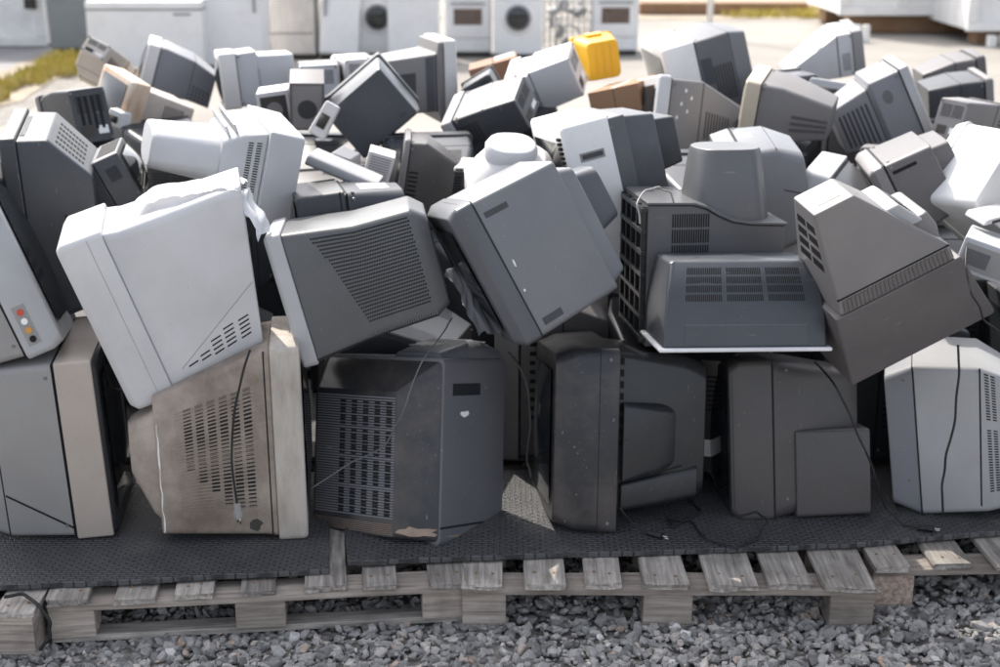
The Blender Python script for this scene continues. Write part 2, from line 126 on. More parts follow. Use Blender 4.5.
# location, rotation and size factors of each set
POSES = {
 'A1': ((-1.178, 4.0173, 0.4507), (-0.0386, -0.0109, 1.7102), (1.0885, 1.026, 1.046)),
 'A2': ((-0.5919, 3.9548, 0.4636), (-0.0046, 0.0114, 1.7002), (0.7513, 1.0111, 1.0719)),
 'A3': ((-0.1794, 4.1956, 0.3111), (0.2592, 0.1618, 2.5122), (0.8419, 0.7662, 1.0243)),
 'A4': ((0.1372, 4.0757, 0.4058), (-0.0396, -0.187, -1.4468), (1.072, 1.179, 0.9832)),
 'A5': ((0.6965, 4.1576, 0.3569), (0.026, -0.2251, -1.5286), (0.8867, 1.0356, 0.9816)),
 'A6': ((1.2449, 4.1795, 0.3824), (0.1477, -0.0352, -1.851), (0.8359, 0.9311, 1.04)),
 'A0': ((-1.4056, 4.078, 0.9864), (-0.3599, 0.1654, 1.7835), (1.1325, 1.0863, 1.0955)),
 'B1': ((-1.1687, 3.886, 0.8313), (0.327, 0.0755, -1.366), (0.7433, 1.0304, 1.0091)),
 'B2': ((-0.6413, 4.0368, 0.8538), (0.2487, -0.0753, -1.4853), (0.9899, 1.0156, 0.9175)),
 'B3': ((-0.0937, 4.0304, 0.9036), (0.4619, -0.1856, -1.3747), (1.0566, 1.0057, 0.8847)),
 'B5': ((0.683, 3.9497, 0.7333), (1.4333, 0.011, 0.0643), (0.9957, 0.9578, 1.114)),
 'B4': ((0.6361, 4.2634, 0.6612), (1.5165, 0.0042, 0.1083), (1.0412, 1.0553, 1.3824)),
 'B6': ((1.1456, 3.9445, 0.8022), (1.1334, -0.2074, 1.8638), (0.5695, 0.9495, 0.8665)),
 'B8': ((-1.5353, 4.3699, 1.0205), (0.0354, 0.0289, -1.3375), (1.1841, 0.6371, 1.1785)),
 'B9': ((-1.1916, 4.5029, 1.1455), (-0.4445, -0.0028, 1.7587), (0.9863, 1.6881, 0.5169)),
 'C1': ((-0.7092, 4.5584, 1.134), (0.2174, -0.0458, 1.8975), (1.1162, 0.8042, 0.6071)),
 'C2': ((-0.6482, 4.3742, 0.9547), (0.0916, -0.0623, -1.3614), (0.9086, 0.956, 0.9398)),
 'C5': ((0.2012, 4.6466, 1.0331), (0.2249, -0.0932, -1.3877), (1.164, 0.9808, 0.9162)),
 'C6': ((0.7644, 4.7472, 1.0053), (0.1864, 0.0613, -1.5968), (1.1016, 0.75, 0.8303)),
 'C7': ((1.0303, 4.788, 0.9339), (-0.2778, 0.0194, -1.9455), (0.9819, 0.9907, 0.982)),
 'C8': ((1.3028, 4.7577, 0.991), (0.5117, -0.039, -1.6957), (1.0017, 0.868, 0.5858)),
 'd1': ((0.6279, 6.1654, 1.0414), (-0.1298, -0.177, -1.421), (1.0219, 1.0887, 0.9092)),
 'd2': ((0.7683, 6.8725, 1.1208), (0.2652, 0.0067, -1.4658), (1.2067, 1.0187, 0.8608)),
 'd3': ((1.0234, 5.8275, 1.1757), (-0.1585, 0.1966, -1.9452), (0.9602, 0.8958, 0.6606)),
 'd4': ((1.8611, 7.3941, 1.2354), (-0.1837, -0.0658, 1.5189), (0.829, 0.8966, 0.5597)),
 'd5': ((1.7614, 6.0087, 1.1828), (-0.4586, 0.0088, 1.4664), (1.0044, 0.7686, 0.6628)),
 'd6': ((2.3582, 6.8175, 0.9981), (-0.133, 0.002, 1.4471), (1.0294, 0.7288, 0.9755)),
 'd7': ((2.5545, 7.5199, 1.0537), (-0.192, 0.0164, 1.4393), (1.0603, 0.7511, 0.9758)),
 'd8': ((2.0507, 5.8609, 1.0297), (0.2874, -0.0654, 2.3007), (0.487, 0.8137, 0.6194)),
 'd9': ((1.3516, 6.7511, 1.1139), (0.004, 0.0743, -2.9139), (0.5395, 0.9145, 0.6335)),
 'd13': ((0.0713, 6.4444, 1.1318), (0.3804, 0.2555, -1.7089), (0.9862, 0.9071, 0.5068)),
 'd15': ((-0.0671, 6.3756, 1.1494), (0.0712, 0.5384, 3.1354), (0.5531, 0.9992, 0.6027)),
 'd16': ((-0.1751, 5.8447, 1.0528), (0.4293, 0.3481, -1.7752), (1.0072, 0.873, 0.4752)),
 'd17': ((-0.247, 6.5152, 1.1837), (-0.015, 0.0219, 1.8503), (0.9135, 0.8089, 0.7204)),
 'd18': ((-0.5373, 5.8568, 1.1802), (-0.049, 0.6948, -3.0802), (0.6673, 0.9456, 0.5622)),
 'd21': ((-1.3702, 6.8892, 1.1269), (0.0748, -0.0573, -1.3324), (0.9856, 0.8069, 0.5815)),
 'd22': ((-1.7806, 7.0779, 1.1856), (-0.3084, 0.0175, -1.354), (0.9754, 0.835, 0.5475)),
 'd23': ((-2.0418, 7.3902, 1.08), (0.5746, -0.4432, 2.9656), (0.6212, 0.9173, 0.4639)),
 'd24': ((-1.6622, 6.0019, 1.1658), (-0.3203, 0.1721, -0.9042), (1.0576, 0.8859, 0.5332)),
 'd25': ((-1.8011, 5.7393, 1.0883), (0.2416, 0.0318, -2.4169), (0.4431, 0.8473, 0.6626)),
 'd26': ((-0.3864, 5.2547, 0.9595), (-0.1652, -0.0385, -1.5119), (1.002, 0.6033, 0.9814)),
 'd11': ((0.4376, 6.8244, 1.247), (0.0257, 0.1433, -2.9094), (0.7711, 0.9599, 0.875)),
 'd12': ((0.6293, 6.5552, 1.0927), (0.0288, 0.242, 2.8519), (0.5691, 1.0283, 0.7157)),
 'd14': ((-0.0193, 7.2438, 1.1219), (0.0254, 0.2642, -3.1251), (0.6087, 1.0069, 0.577)),
 'd19': ((-0.7957, 5.8213, 1.2119), (-0.1728, -0.0253, -3.0196), (0.77, 1.0, 0.7547)),
 'd19b': ((-0.9388, 5.9195, 1.1512), (-0.0416, 0.126, -3.0597), (0.6666, 0.9973, 0.6449)),
 'd20': ((-0.87, 6.8063, 1.1184), (0.0834, 0.0387, -3.0095), (0.5828, 1.0156, 0.6498)),
 'd20b': ((-0.7419, 6.9942, 1.1459), (0.0617, 0.0303, -2.8414), (0.5092, 0.958, 0.5852)),
 'C3': ((-0.6366, 4.6779, 1.1534), (-0.4062, -0.0805, -1.5697), (0.9944, 0.8285, 0.9999)),
 'd27': ((-0.4431, 5.1216, 1.053), (-0.046, -0.2902, -3.0885), (0.803, 0.9702, 0.5803)),
 'R1': ((1.5882, 4.707, 1.0394), (0.1365, -0.6487, -2.8569), (0.9278, 1.0, 0.8445)),
 'R2': ((1.5784, 4.326, 0.915), (0.1115, -0.27, 2.7369), (0.7571, 0.9925, 0.7914)),
 'C4': ((0.035, 4.55, 1.015), (1.1655, -0.0543, -2.9615), (0.84, 0.84, 0.84)),
}
# ------------------------------------------------------------------ materials
MATS = {}
def nodes_of(name):
    m = bpy.data.materials.new(name); m.use_nodes = True
    nt = m.node_tree; nt.nodes.clear()
    out = nt.nodes.new('ShaderNodeOutputMaterial'); b = nt.nodes.new('ShaderNodeBsdfPrincipled')
    nt.links.new(b.outputs[0], out.inputs[0])
    return m, nt, b
def nd(nt, typ, **kw):
    n = nt.nodes.new(typ)
    for k, v in kw.items():
        if k in n.inputs.keys(): n.inputs[k].default_value = v
        else: setattr(n, k, v)
    return n
def ramp(nt, src, stops):
    r = nt.nodes.new('ShaderNodeValToRGB'); e = r.color_ramp.elements
    while len(e) < len(stops): e.new(0.5)
    for el, (p, c) in zip(e, stops):
        el.position = p; el.color = (*c, 1) if len(c) == 3 else c
    nt.links.new(src, r.inputs[0]); return r
def mixc(nt, fac, a, b, mode='MIX'):
    m = nt.nodes.new('ShaderNodeMix'); m.data_type = 'RGBA'; m.blend_type = mode
    if isinstance(fac, (int, float)): m.inputs[0].default_value = fac
    else: nt.links.new(fac, m.inputs[0])
    for i, v in ((6, a), (7, b)):
        if isinstance(v, tuple): m.inputs[i].default_value = (*v, 1)
        else: nt.links.new(v, m.inputs[i])
    return m.outputs[2]
def coords(nt, scale=(1, 1, 1), seed=True):
    tc = nt.nodes.new('ShaderNodeTexCoord'); mp = nt.nodes.new('ShaderNodeMapping')
    mp.inputs['Scale'].default_value = scale
    nt.links.new(tc.outputs['Object'], mp.inputs[0])
    if seed:
        oi = nt.nodes.new('ShaderNodeObjectInfo'); mu = nd(nt, 'ShaderNodeMath', operation='MULTIPLY'); mu.inputs[1].default_value = 37.0
        nt.links.new(oi.outputs['Random'], mu.inputs[0]); nt.links.new(mu.outputs[0], mp.inputs['Location'])
    return mp.outputs[0]
def noise(nt, vec, scale, detail=4, rough=.55):
    n = nd(nt, 'ShaderNodeTexNoise'); n.inputs['Scale'].default_value = scale; n.inputs['Detail'].default_value = detail
    n.inputs['Roughness'].default_value = rough; nt.links.new(vec, n.inputs['Vector']); return n.outputs[0]
def bump(nt, h, bsdf, strength=.2, dist=.002):
    b = nd(nt, 'ShaderNodeBump'); b.inputs['Strength'].default_value = strength; b.inputs['Distance'].default_value = dist
    nt.links.new(h, b.inputs['Height']); nt.links.new(b.outputs[0], bsdf.inputs['Normal'])

def plastic(name, col, rough=.5, dirt=None, dirt_amt=.0, speck=.5, var=.10, streak=False):
    m, nt, b = nodes_of(name)
    v = coords(nt)
    n1 = noise(nt, v, 3.2, 5)
    lo = tuple(c*(1-var) for c in col); hi = tuple(min(1, c*(1+var)) for c in col)
    c = ramp(nt, n1, [(.3, lo), (.7, hi)]).outputs[0]
    # grime film
    kd = .13 if sum(col) < .25 else .28
    d = dirt or (tuple((1-kd)*c_+kd*g for c_, g in zip(col, (.30, .275, .245))) if sum(col) < .6 else tuple(.62*c_+.38*g for c_, g in zip(col, (.26, .215, .17))))
    vs = coords(nt, (5, 5, 1.2)) if streak else v
    n2 = noise(nt, vs, 4.0, 8, .68)
    f = ramp(nt, n2, [(.50-.25*dirt_amt, (0, 0, 0)), (.78-.2*dirt_amt, (1, 1, 1))])
    mf = nd(nt, 'ShaderNodeMath', operation='MULTIPLY'); mf.inputs[1].default_value = .42+.5*dirt_amt
    nt.links.new(f.outputs[0], mf.inputs[0])
    c = mixc(nt, mf.outputs[0], c, d)
    # dust specks and scuffs
    n3 = noise(nt, v, 95, 2); s3 = ramp(nt, n3, [(.70, (0, 0, 0)), (.76, (1, 1, 1))])
    n4 = noise(nt, coords(nt, (1, 9, 2.5)), 9, 3); s4 = ramp(nt, n4, [(.70, (0, 0, 0)), (.74, (1, 1, 1))])
    sm = nd(nt, 'ShaderNodeMath', operation='MAXIMUM'); nt.links.new(s3.outputs[0], sm.inputs[0]); nt.links.new(s4.outputs[0], sm.inputs[1])
    sf = nd(nt, 'ShaderNodeMath', operation='MULTIPLY'); sf.inputs[1].default_value = speck*.4
    nt.links.new(sm.outputs[0], sf.inputs[0])
    lum = sum(col)/3
    c = mixc(nt, sf.outputs[0], c, (.42, .40, .37) if lum < .3 else (.28, .24, .20))
    nt.links.new(c, b.inputs['Base Color'])
    rr = nd(nt, 'ShaderNodeMapRange'); rr.inputs[3].default_value = rough-.08; rr.inputs[4].default_value = rough+.16
    nt.links.new(n2, rr.inputs[0]); nt.links.new(rr.outputs[0], b.inputs['Roughness'])
    b.inputs['Specular IOR Level'].default_value = .42
    bump(nt, noise(nt, v, 620, 2), b, .12, .0006)
    MATS[name] = m; return m
P = plastic
P('charcoal', (.040, .043, .048), .36); P('charcoal_top', (.046, .050, .058), .38); P('black', (.022, .0235, .027), .27)
P('black_blue', (.025, .027, .032), .30, dirt=(.16, .13, .11), dirt_amt=.25, speck=.8); P('black_grey', (.115, .119, .130), .36, dirt=(.15, .14, .13), dirt_amt=.15, speck=.9)
P('charcoal_brown', (.072, .067, .067), .36); P('taupe_dark', (.112, .104, .105), .42, dirt_amt=.1); P('taupe_grey', (.205, .196, .195), .42, dirt_amt=.15)
P('slate', (.105, .107, .113), .32); P('slate_dark', (.054, .060, .071), .30); P('grey_dark', (.095, .098, .104), .36)
P('grey_mid', (.20, .205, .225), .5); P('grey_blue', (.165, .170, .182), .36, speck=.7); P('grey_blue_dark', (.085, .090, .102), .34)
P('grey_silver', (.275, .27, .265), .40); P('grey_cool', (.325, .328, .335), .40, dirt_amt=.05); P('grey_light', (.40, .405, .415), .45, dirt_amt=.05); P('pale_blue_grey', (.43, .44, .46), .45, dirt_amt=.05)
P('white_grey', (.55, .55, .56), .36, dirt_amt=.08); P('grey_pale', (.62, .60, .59), .5, dirt_amt=.1); P('white', (.76, .76, .75), .5, dirt_amt=.08); P('white_lip', (.72, .72, .74), .5)
P('beige', (.50, .46, .41), .55, dirt=(.20, .15, .11), dirt_amt=.25, streak=True); P('beige_grey', (.43, .375, .33), .45, dirt_amt=.15)
P('beige_dirty', (.42, .36, .31), .55, dirt=(.105, .075, .053), dirt_amt=.7, speck=.8); P('beige_pale', (.56, .51, .46), .6, dirt_amt=.3, dirt=(.33, .24, .17))
P('beige_rust', (.66, .58, .47), .6, dirt=(.42, .17, .05), dirt_amt=.55, streak=True); P('taupe_cream', (.62, .54, .42), .6, dirt_amt=.3)
P('yellow', (.80, .43, .018), .38, dirt_amt=.05, speck=.2, var=.04)
P('cardboard', (.33, .19, .11), .85, dirt_amt=.1, speck=.2); P('wood_brown', (.26, .14, .085), .75, dirt_amt=.2, speck=.3)
P('vent_black', (.008, .008, .009), .8, speck=.0); P('cable_black', (.012, .012, .013), .5, speck=.3); P('cable_grey', (.30, .29, .28), .5, speck=.3)
P('screw_steel', (.16, .16, .16), .4, speck=.1); P('metal', (.55, .55, .56), .3, speck=.2); MATS['metal'].node_tree.nodes['Principled BSDF'].inputs['Metallic'].default_value = 1
P('sticker', (.80, .80, .78), .6, speck=.6); P('dirt_paint', (.36, .27, .21), .85, dirt=(.08, .06, .05), dirt_amt=.7, speck=1)
P('red_jack', (.55, .07, .04), .4); P('orange_jack', (.62, .30, .06), .4); P('blue_plug', (.03, .12, .42), .4); P('copper', (.40, .20, .10), .5)
P('appliance_white', (.80, .80, .80), .35, dirt_amt=.06, speck=.2, var=.03); P('appliance_old', (.58, .55, .52), .5, dirt_amt=.35, streak=True)
P('cabinet_teal', (.20, .225, .23), .5, dirt_amt=.1); P('rim_grey', (.25, .25, .26), .4); P('oven_brown', (.14, .10, .08), .25); P('plinth_dark', (.05, .045, .04), .7)
P('container_white', (.80, .79, .77), .5, dirt_amt=.1, speck=.3); P('rust_brown', (.24, .14, .075), .8, dirt_amt=.4)
P('kerb_stone', (.42, .36, .29), .9, dirt_amt=.3); P('dust_top', (.50, .48, .45), .75, dirt_amt=.3)  # last one: pale tone for sunlight painted on a dusty top

def glass_mat():
    m, nt, b = nodes_of('screen_glass'); v = coords(nt)
    c = ramp(nt, noise(nt, v, 6, 5), [(.35, (.012, .015, .018)), (.75, (.03, .034, .038))])
    nt.links.new(c.outputs[0], b.inputs['Base Color']); b.inputs['Roughness'].default_value = .09
    b.inputs['Specular IOR Level'].default_value = .6
    MATS['screen_glass'] = m
glass_mat()
def sheet_mat():
    m, nt, b = nodes_of('plastic_film'); v = coords(nt)
    b.inputs['Base Color'].default_value = (.82, .83, .85, 1); b.inputs['Roughness'].default_value = .3
    bump(nt, noise(nt, v, 26, 4, .6), b, .35, .006)
    MATS['plastic_film'] = m
sheet_mat()
def wood_mat(name, a, b_, c_, sc=(1.5, 26, 26)):
    m, nt, b = nodes_of(name)
    v = coords(nt, sc); n = noise(nt, v, 3.0, 8, .65)
    c = ramp(nt, n, [(.28, a), (.5, b_), (.72, c_)]).outputs[0]
    st = noise(nt, coords(nt), 7, 5); f = ramp(nt, st, [(.45, (0, 0, 0)), (.75, (1, 1, 1))])
    fm = nd(nt, 'ShaderNodeMath', operation='MULTIPLY'); fm.inputs[1].default_value = .55; nt.links.new(f.outputs[0], fm.inputs[0])
    c = mixc(nt, fm.outputs[0], c, tuple(x*.45 for x in a))
    oi = nt.nodes.new('ShaderNodeObjectInfo'); mr = nd(nt, 'ShaderNodeMapRange'); mr.inputs[3].default_value = .62; mr.inputs[4].default_value = 1.3
    nt.links.new(oi.outputs['Random'], mr.inputs[0])
    cm = nt.nodes.new('ShaderNodeCombineColor')
    for i in range(3): nt.links.new(mr.outputs[0], cm.inputs[i])
    c = mixc(nt, 1.0, c, cm.outputs[0], 'MULTIPLY')
    nt.links.new(c, b.inputs['Base Color']); b.inputs['Roughness'].default_value = .85
    bump(nt, noise(nt, v, 4.5, 8, .7), b, .7, .004)
    MATS[name] = m
wood_mat('wood_grey', (.13, .115, .10), (.33, .30, .27), (.55, .51, .465), (26, 1.5, 26))
wood_mat('wood_grey_long', (.13, .115, .10), (.31, .28, .25), (.52, .48, .44))
wood_mat('wood_warm', (.19, .155, .13), (.38, .33, .285), (.54, .48, .42))
def chipboard():
    m, nt, b = nodes_of('chipboard'); v = coords(nt)
    c = ramp(nt, noise(nt, v, 70, 3, .7), [(.3, (.20, .15, .12)), (.55, (.40, .31, .25)), (.72, (.55, .47, .40))])
    nt.links.new(c.outputs[0], b.inputs['Base Color']); b.inputs['Roughness'].default_value = .9
    bump(nt, noise(nt, v, 90, 3), b, .5, .003); MATS['chipboard'] = m
chipboard()
def mat_rubber():
    m, nt, b = nodes_of('mat_rubber'); v = coords(nt, seed=False)
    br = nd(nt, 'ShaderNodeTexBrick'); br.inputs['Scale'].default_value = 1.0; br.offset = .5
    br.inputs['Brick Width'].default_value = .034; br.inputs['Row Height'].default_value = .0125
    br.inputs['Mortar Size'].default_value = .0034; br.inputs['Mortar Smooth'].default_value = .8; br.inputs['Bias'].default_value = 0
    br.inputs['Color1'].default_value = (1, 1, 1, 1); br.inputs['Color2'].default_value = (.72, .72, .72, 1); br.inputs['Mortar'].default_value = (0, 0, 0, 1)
    nt.links.new(v, br.inputs['Vector'])
    n = noise(nt, v, 5, 8, .65)
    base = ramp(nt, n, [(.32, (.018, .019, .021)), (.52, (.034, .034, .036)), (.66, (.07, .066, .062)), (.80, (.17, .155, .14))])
    hi = mixc(nt, .6, base.outputs[0], (.13, .13, .135))  # dash tops paler from wear, with their glints painted into the colour
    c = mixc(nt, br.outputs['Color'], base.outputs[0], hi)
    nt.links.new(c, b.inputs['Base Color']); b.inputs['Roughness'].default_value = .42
    inv = br.outputs['Color']
    h = nd(nt, 'ShaderNodeMath', operation='MULTIPLY_ADD'); h.inputs[1].default_value = 1.0
    nt.links.new(inv, h.inputs[0]); nt.links.new(noise(nt, v, 160, 3), h.inputs[2])
    bump(nt, h.outputs[0], b, .9, .005); MATS['mat_rubber'] = m
mat_rubber()
def stone_mat():
    m, nt, b = nodes_of('stone')
    at = nd(nt, 'ShaderNodeAttribute', attribute_name='tint'); v = coords(nt, seed=False)
    c = ramp(nt, at.outputs['Fac'], [(.0, (.14, .137, .133)), (.35, (.285, .277, .268)), (.6, (.40, .386, .37)), (.82, (.50, .46, .42)), (.93, (.45, .33, .25)), (1., (.66, .63, .60))])
    n = noise(nt, v, 60, 6, .7)
    g = ramp(nt, n, [(.3, (.62, .62, .62)), (.7, (1.18, 1.18, 1.18))])
    cc = mixc(nt, 1.0, c.outputs[0], g.outputs[0], 'MULTIPLY')
    nt.links.new(cc, b.inputs['Base Color']); b.inputs['Roughness'].default_value = .85
    bump(nt, noise(nt, v, 140, 5, .7), b, .5, .003); MATS['stone'] = m
stone_mat()
def ground_mat(name, stops, scale, bs, vor=None):
    m, nt, b = nodes_of(name); v = coords(nt, seed=False)
    c = ramp(nt, noise(nt, v, scale, 9, .68), stops).outputs[0]
    if vor:
        vo = nd(nt, 'ShaderNodeTexVoronoi'); vo.inputs['Scale'].default_value = vor; nt.links.new(v, vo.inputs['Vector'])
        g = ramp(nt, vo.outputs['Distance'], [(.1, (1.05, 1.05, 1.05)), (.75, (.55, .55, .55))])
        c = mixc(nt, 1.0, c, g.outputs[0], 'MULTIPLY')
        bump(nt, vo.outputs['Distance'], b, .8, -.02)
    else: bump(nt, noise(nt, v, scale*12, 6), b, bs, .01)
    nt.links.new(c, b.inputs['Base Color']); b.inputs['Roughness'].default_value = .9
    MATS[name] = m
ground_mat('gravel_ground', [(.3, (.22, .21, .195)), (.5, (.31, .29, .265)), (.7, (.40, .37, .335))], 6, .5, 34)
ground_mat('yard_concrete', [(.25, (.185, .172, .153)), (.5, (.25, .232, .208)), (.75, (.31, .29, .262))], .55, .2)
ground_mat('road_asphalt', [(.3, (.22, .21, .21)), (.7, (.29, .28, .28))], .8, .2)
ground_mat('dry_soil', [(.3, (.22, .18, .13)), (.7, (.36, .31, .24))], 3, .4)
def grass_mat():
    m, nt, b = nodes_of('dry_grass'); v = coords(nt, seed=False)
    c = ramp(nt, noise(nt, v, 2.3, 5), [(.3, (.30, .26, .04)), (.5, (.46, .38, .09)), (.7, (.48, .40, .24))])
    nt.links.new(c.outputs[0], b.inputs['Base Color']); b.inputs['Roughness'].default_value = .8; MATS['dry_grass'] = m
grass_mat()

# ------------------------------------------------------------------ mesh helpers
def link(name, bm, mat, parent=None, bevel=0.0, smooth=True, seg=2, recalc=True):
    if recalc: bmesh.ops.recalc_face_normals(bm, faces=bm.faces[:])
    me = bpy.data.meshes.new(name); bm.to_mesh(me); bm.free()
    if smooth: me.polygons.foreach_set('use_smooth', [True]*len(me.polygons))
    me.materials.append(MATS[mat])
    o = bpy.data.objects.new(name, me); COL.objects.link(o)
    if parent: o.parent = parent
    if bevel:
        md = o.modifiers.new('Bevel', 'BEVEL'); md.width = bevel; md.segments = seg; md.limit_method = 'ANGLE'; md.angle_limit = R(38)
        md.harden_normals = True
    return o
def tag(o, label=None, cat=None, group=None, kind=None):
    if label: o['label'] = label
    if cat: o['category'] = cat
    if group: o['group'] = group
    if kind: o['kind'] = kind
    return o
def empty(name, loc, rot=(0, 0, 0)):
    o = bpy.data.objects.new(name, None); COL.objects.link(o); o.location = loc; o.rotation_euler = rot
    o.empty_display_size = .05; return o
def ring(sec, n=4):
    y, x0, x1, z0, z1, r = sec[:6]; ks = sec[6] if len(sec) > 6 else 0; kx = sec[7] if len(sec) > 7 else 0   # ks, kx: lean and skew of the ring
    r = max(.0005, min(r, (x1-x0)*.49, (z1-z0)*.49)); pts = []
    for cx, cz, a0 in ((x1-r, z1-r, 0), (x0+r, z1-r, 90), (x0+r, z0+r, 180), (x1-r, z0+r, 270)):
        for k in range(n+1):
            a = R(a0+90*k/n); zz = cz+r*math.sin(a); xx = cx+r*math.cos(a); pts.append((xx, y+ks*zz, zz+kx*xx))
    return pts
def loft(bm, secs, f=lambda p: p, caps=True):
    rings = [[bm.verts.new(f(p)) for p in ring(s)] for s in secs]
    n = len(rings[0])
    for a, b in zip(rings, rings[1:]):
        for i in range(n): bm.faces.new((a[i], a[(i+1) % n], b[(i+1) % n], b[i]))
    if caps: bm.faces.new(rings[0]); bm.faces.new(rings[-1][::-1])
def box(bm, x0, x1, y0, y1, z0, z1, f=lambda p: p):
    v = [bm.verts.new(f((x, y, z))) for x in (x0, x1) for y in (y0, y1) for z in (z0, z1)]
    for q in ((0, 1, 3, 2), (4, 6, 7, 5), (0, 4, 5, 1), (2, 3, 7, 6), (0, 2, 6, 4), (1, 5, 7, 3)): bm.faces.new([v[i] for i in q])
def prism(bm, poly, z0, z1, f=lambda p: p):
    a = [bm.verts.new(f((x, y, z0))) for x, y in poly]; b = [bm.verts.new(f((x, y, z1))) for x, y in poly]
    n = len(a); bm.faces.new(a); bm.faces.new(b[::-1])
    for i in range(n): bm.faces.new((a[i], b[i], b[(i+1) % n], a[(i+1) % n]))
def catmull(pts, k=8):
    P_ = [Vector(p) for p in pts]; P_ = [P_[0]*2-P_[1]]+P_+[P_[-1]*2-P_[-2]]; out = []
    for i in range(1, len(P_)-2):
        a, b, c, d = P_[i-1:i+3]
        for j in range(k):
            t = j/k
            out.append(.5*((2*b)+(c-a)*t+(2*a-5*b+4*c-d)*t*t+(3*b-a-3*c+d)*t**3))
    out.append(P_[-2]); return out
def tube(bm, pts, r, n=8, k=8, smooth_path=True):
    path = catmull(pts, k) if smooth_path else [Vector(p) for p in pts]; prev = None; up = Vector((.31, .52, .79))
    for i, p in enumerate(path):
        t = (path[min(i+1, len(path)-1)]-path[max(i-1, 0)]).normalized()
        a = t.cross(up).normalized(); b = t.cross(a); up = -b if b.dot(up) < 0 else b
        rg = [bm.verts.new(p+(a*math.cos(2*math.pi*j/n)+b*math.sin(2*math.pi*j/n))*r) for j in range(n)]
        if prev:
            for j in range(n): bm.faces.new((prev[j], prev[(j+1) % n], rg[(j+1) % n], rg[j]))
        else: bm.faces.new(rg[::-1])
        prev = rg
    bm.faces.new(prev)

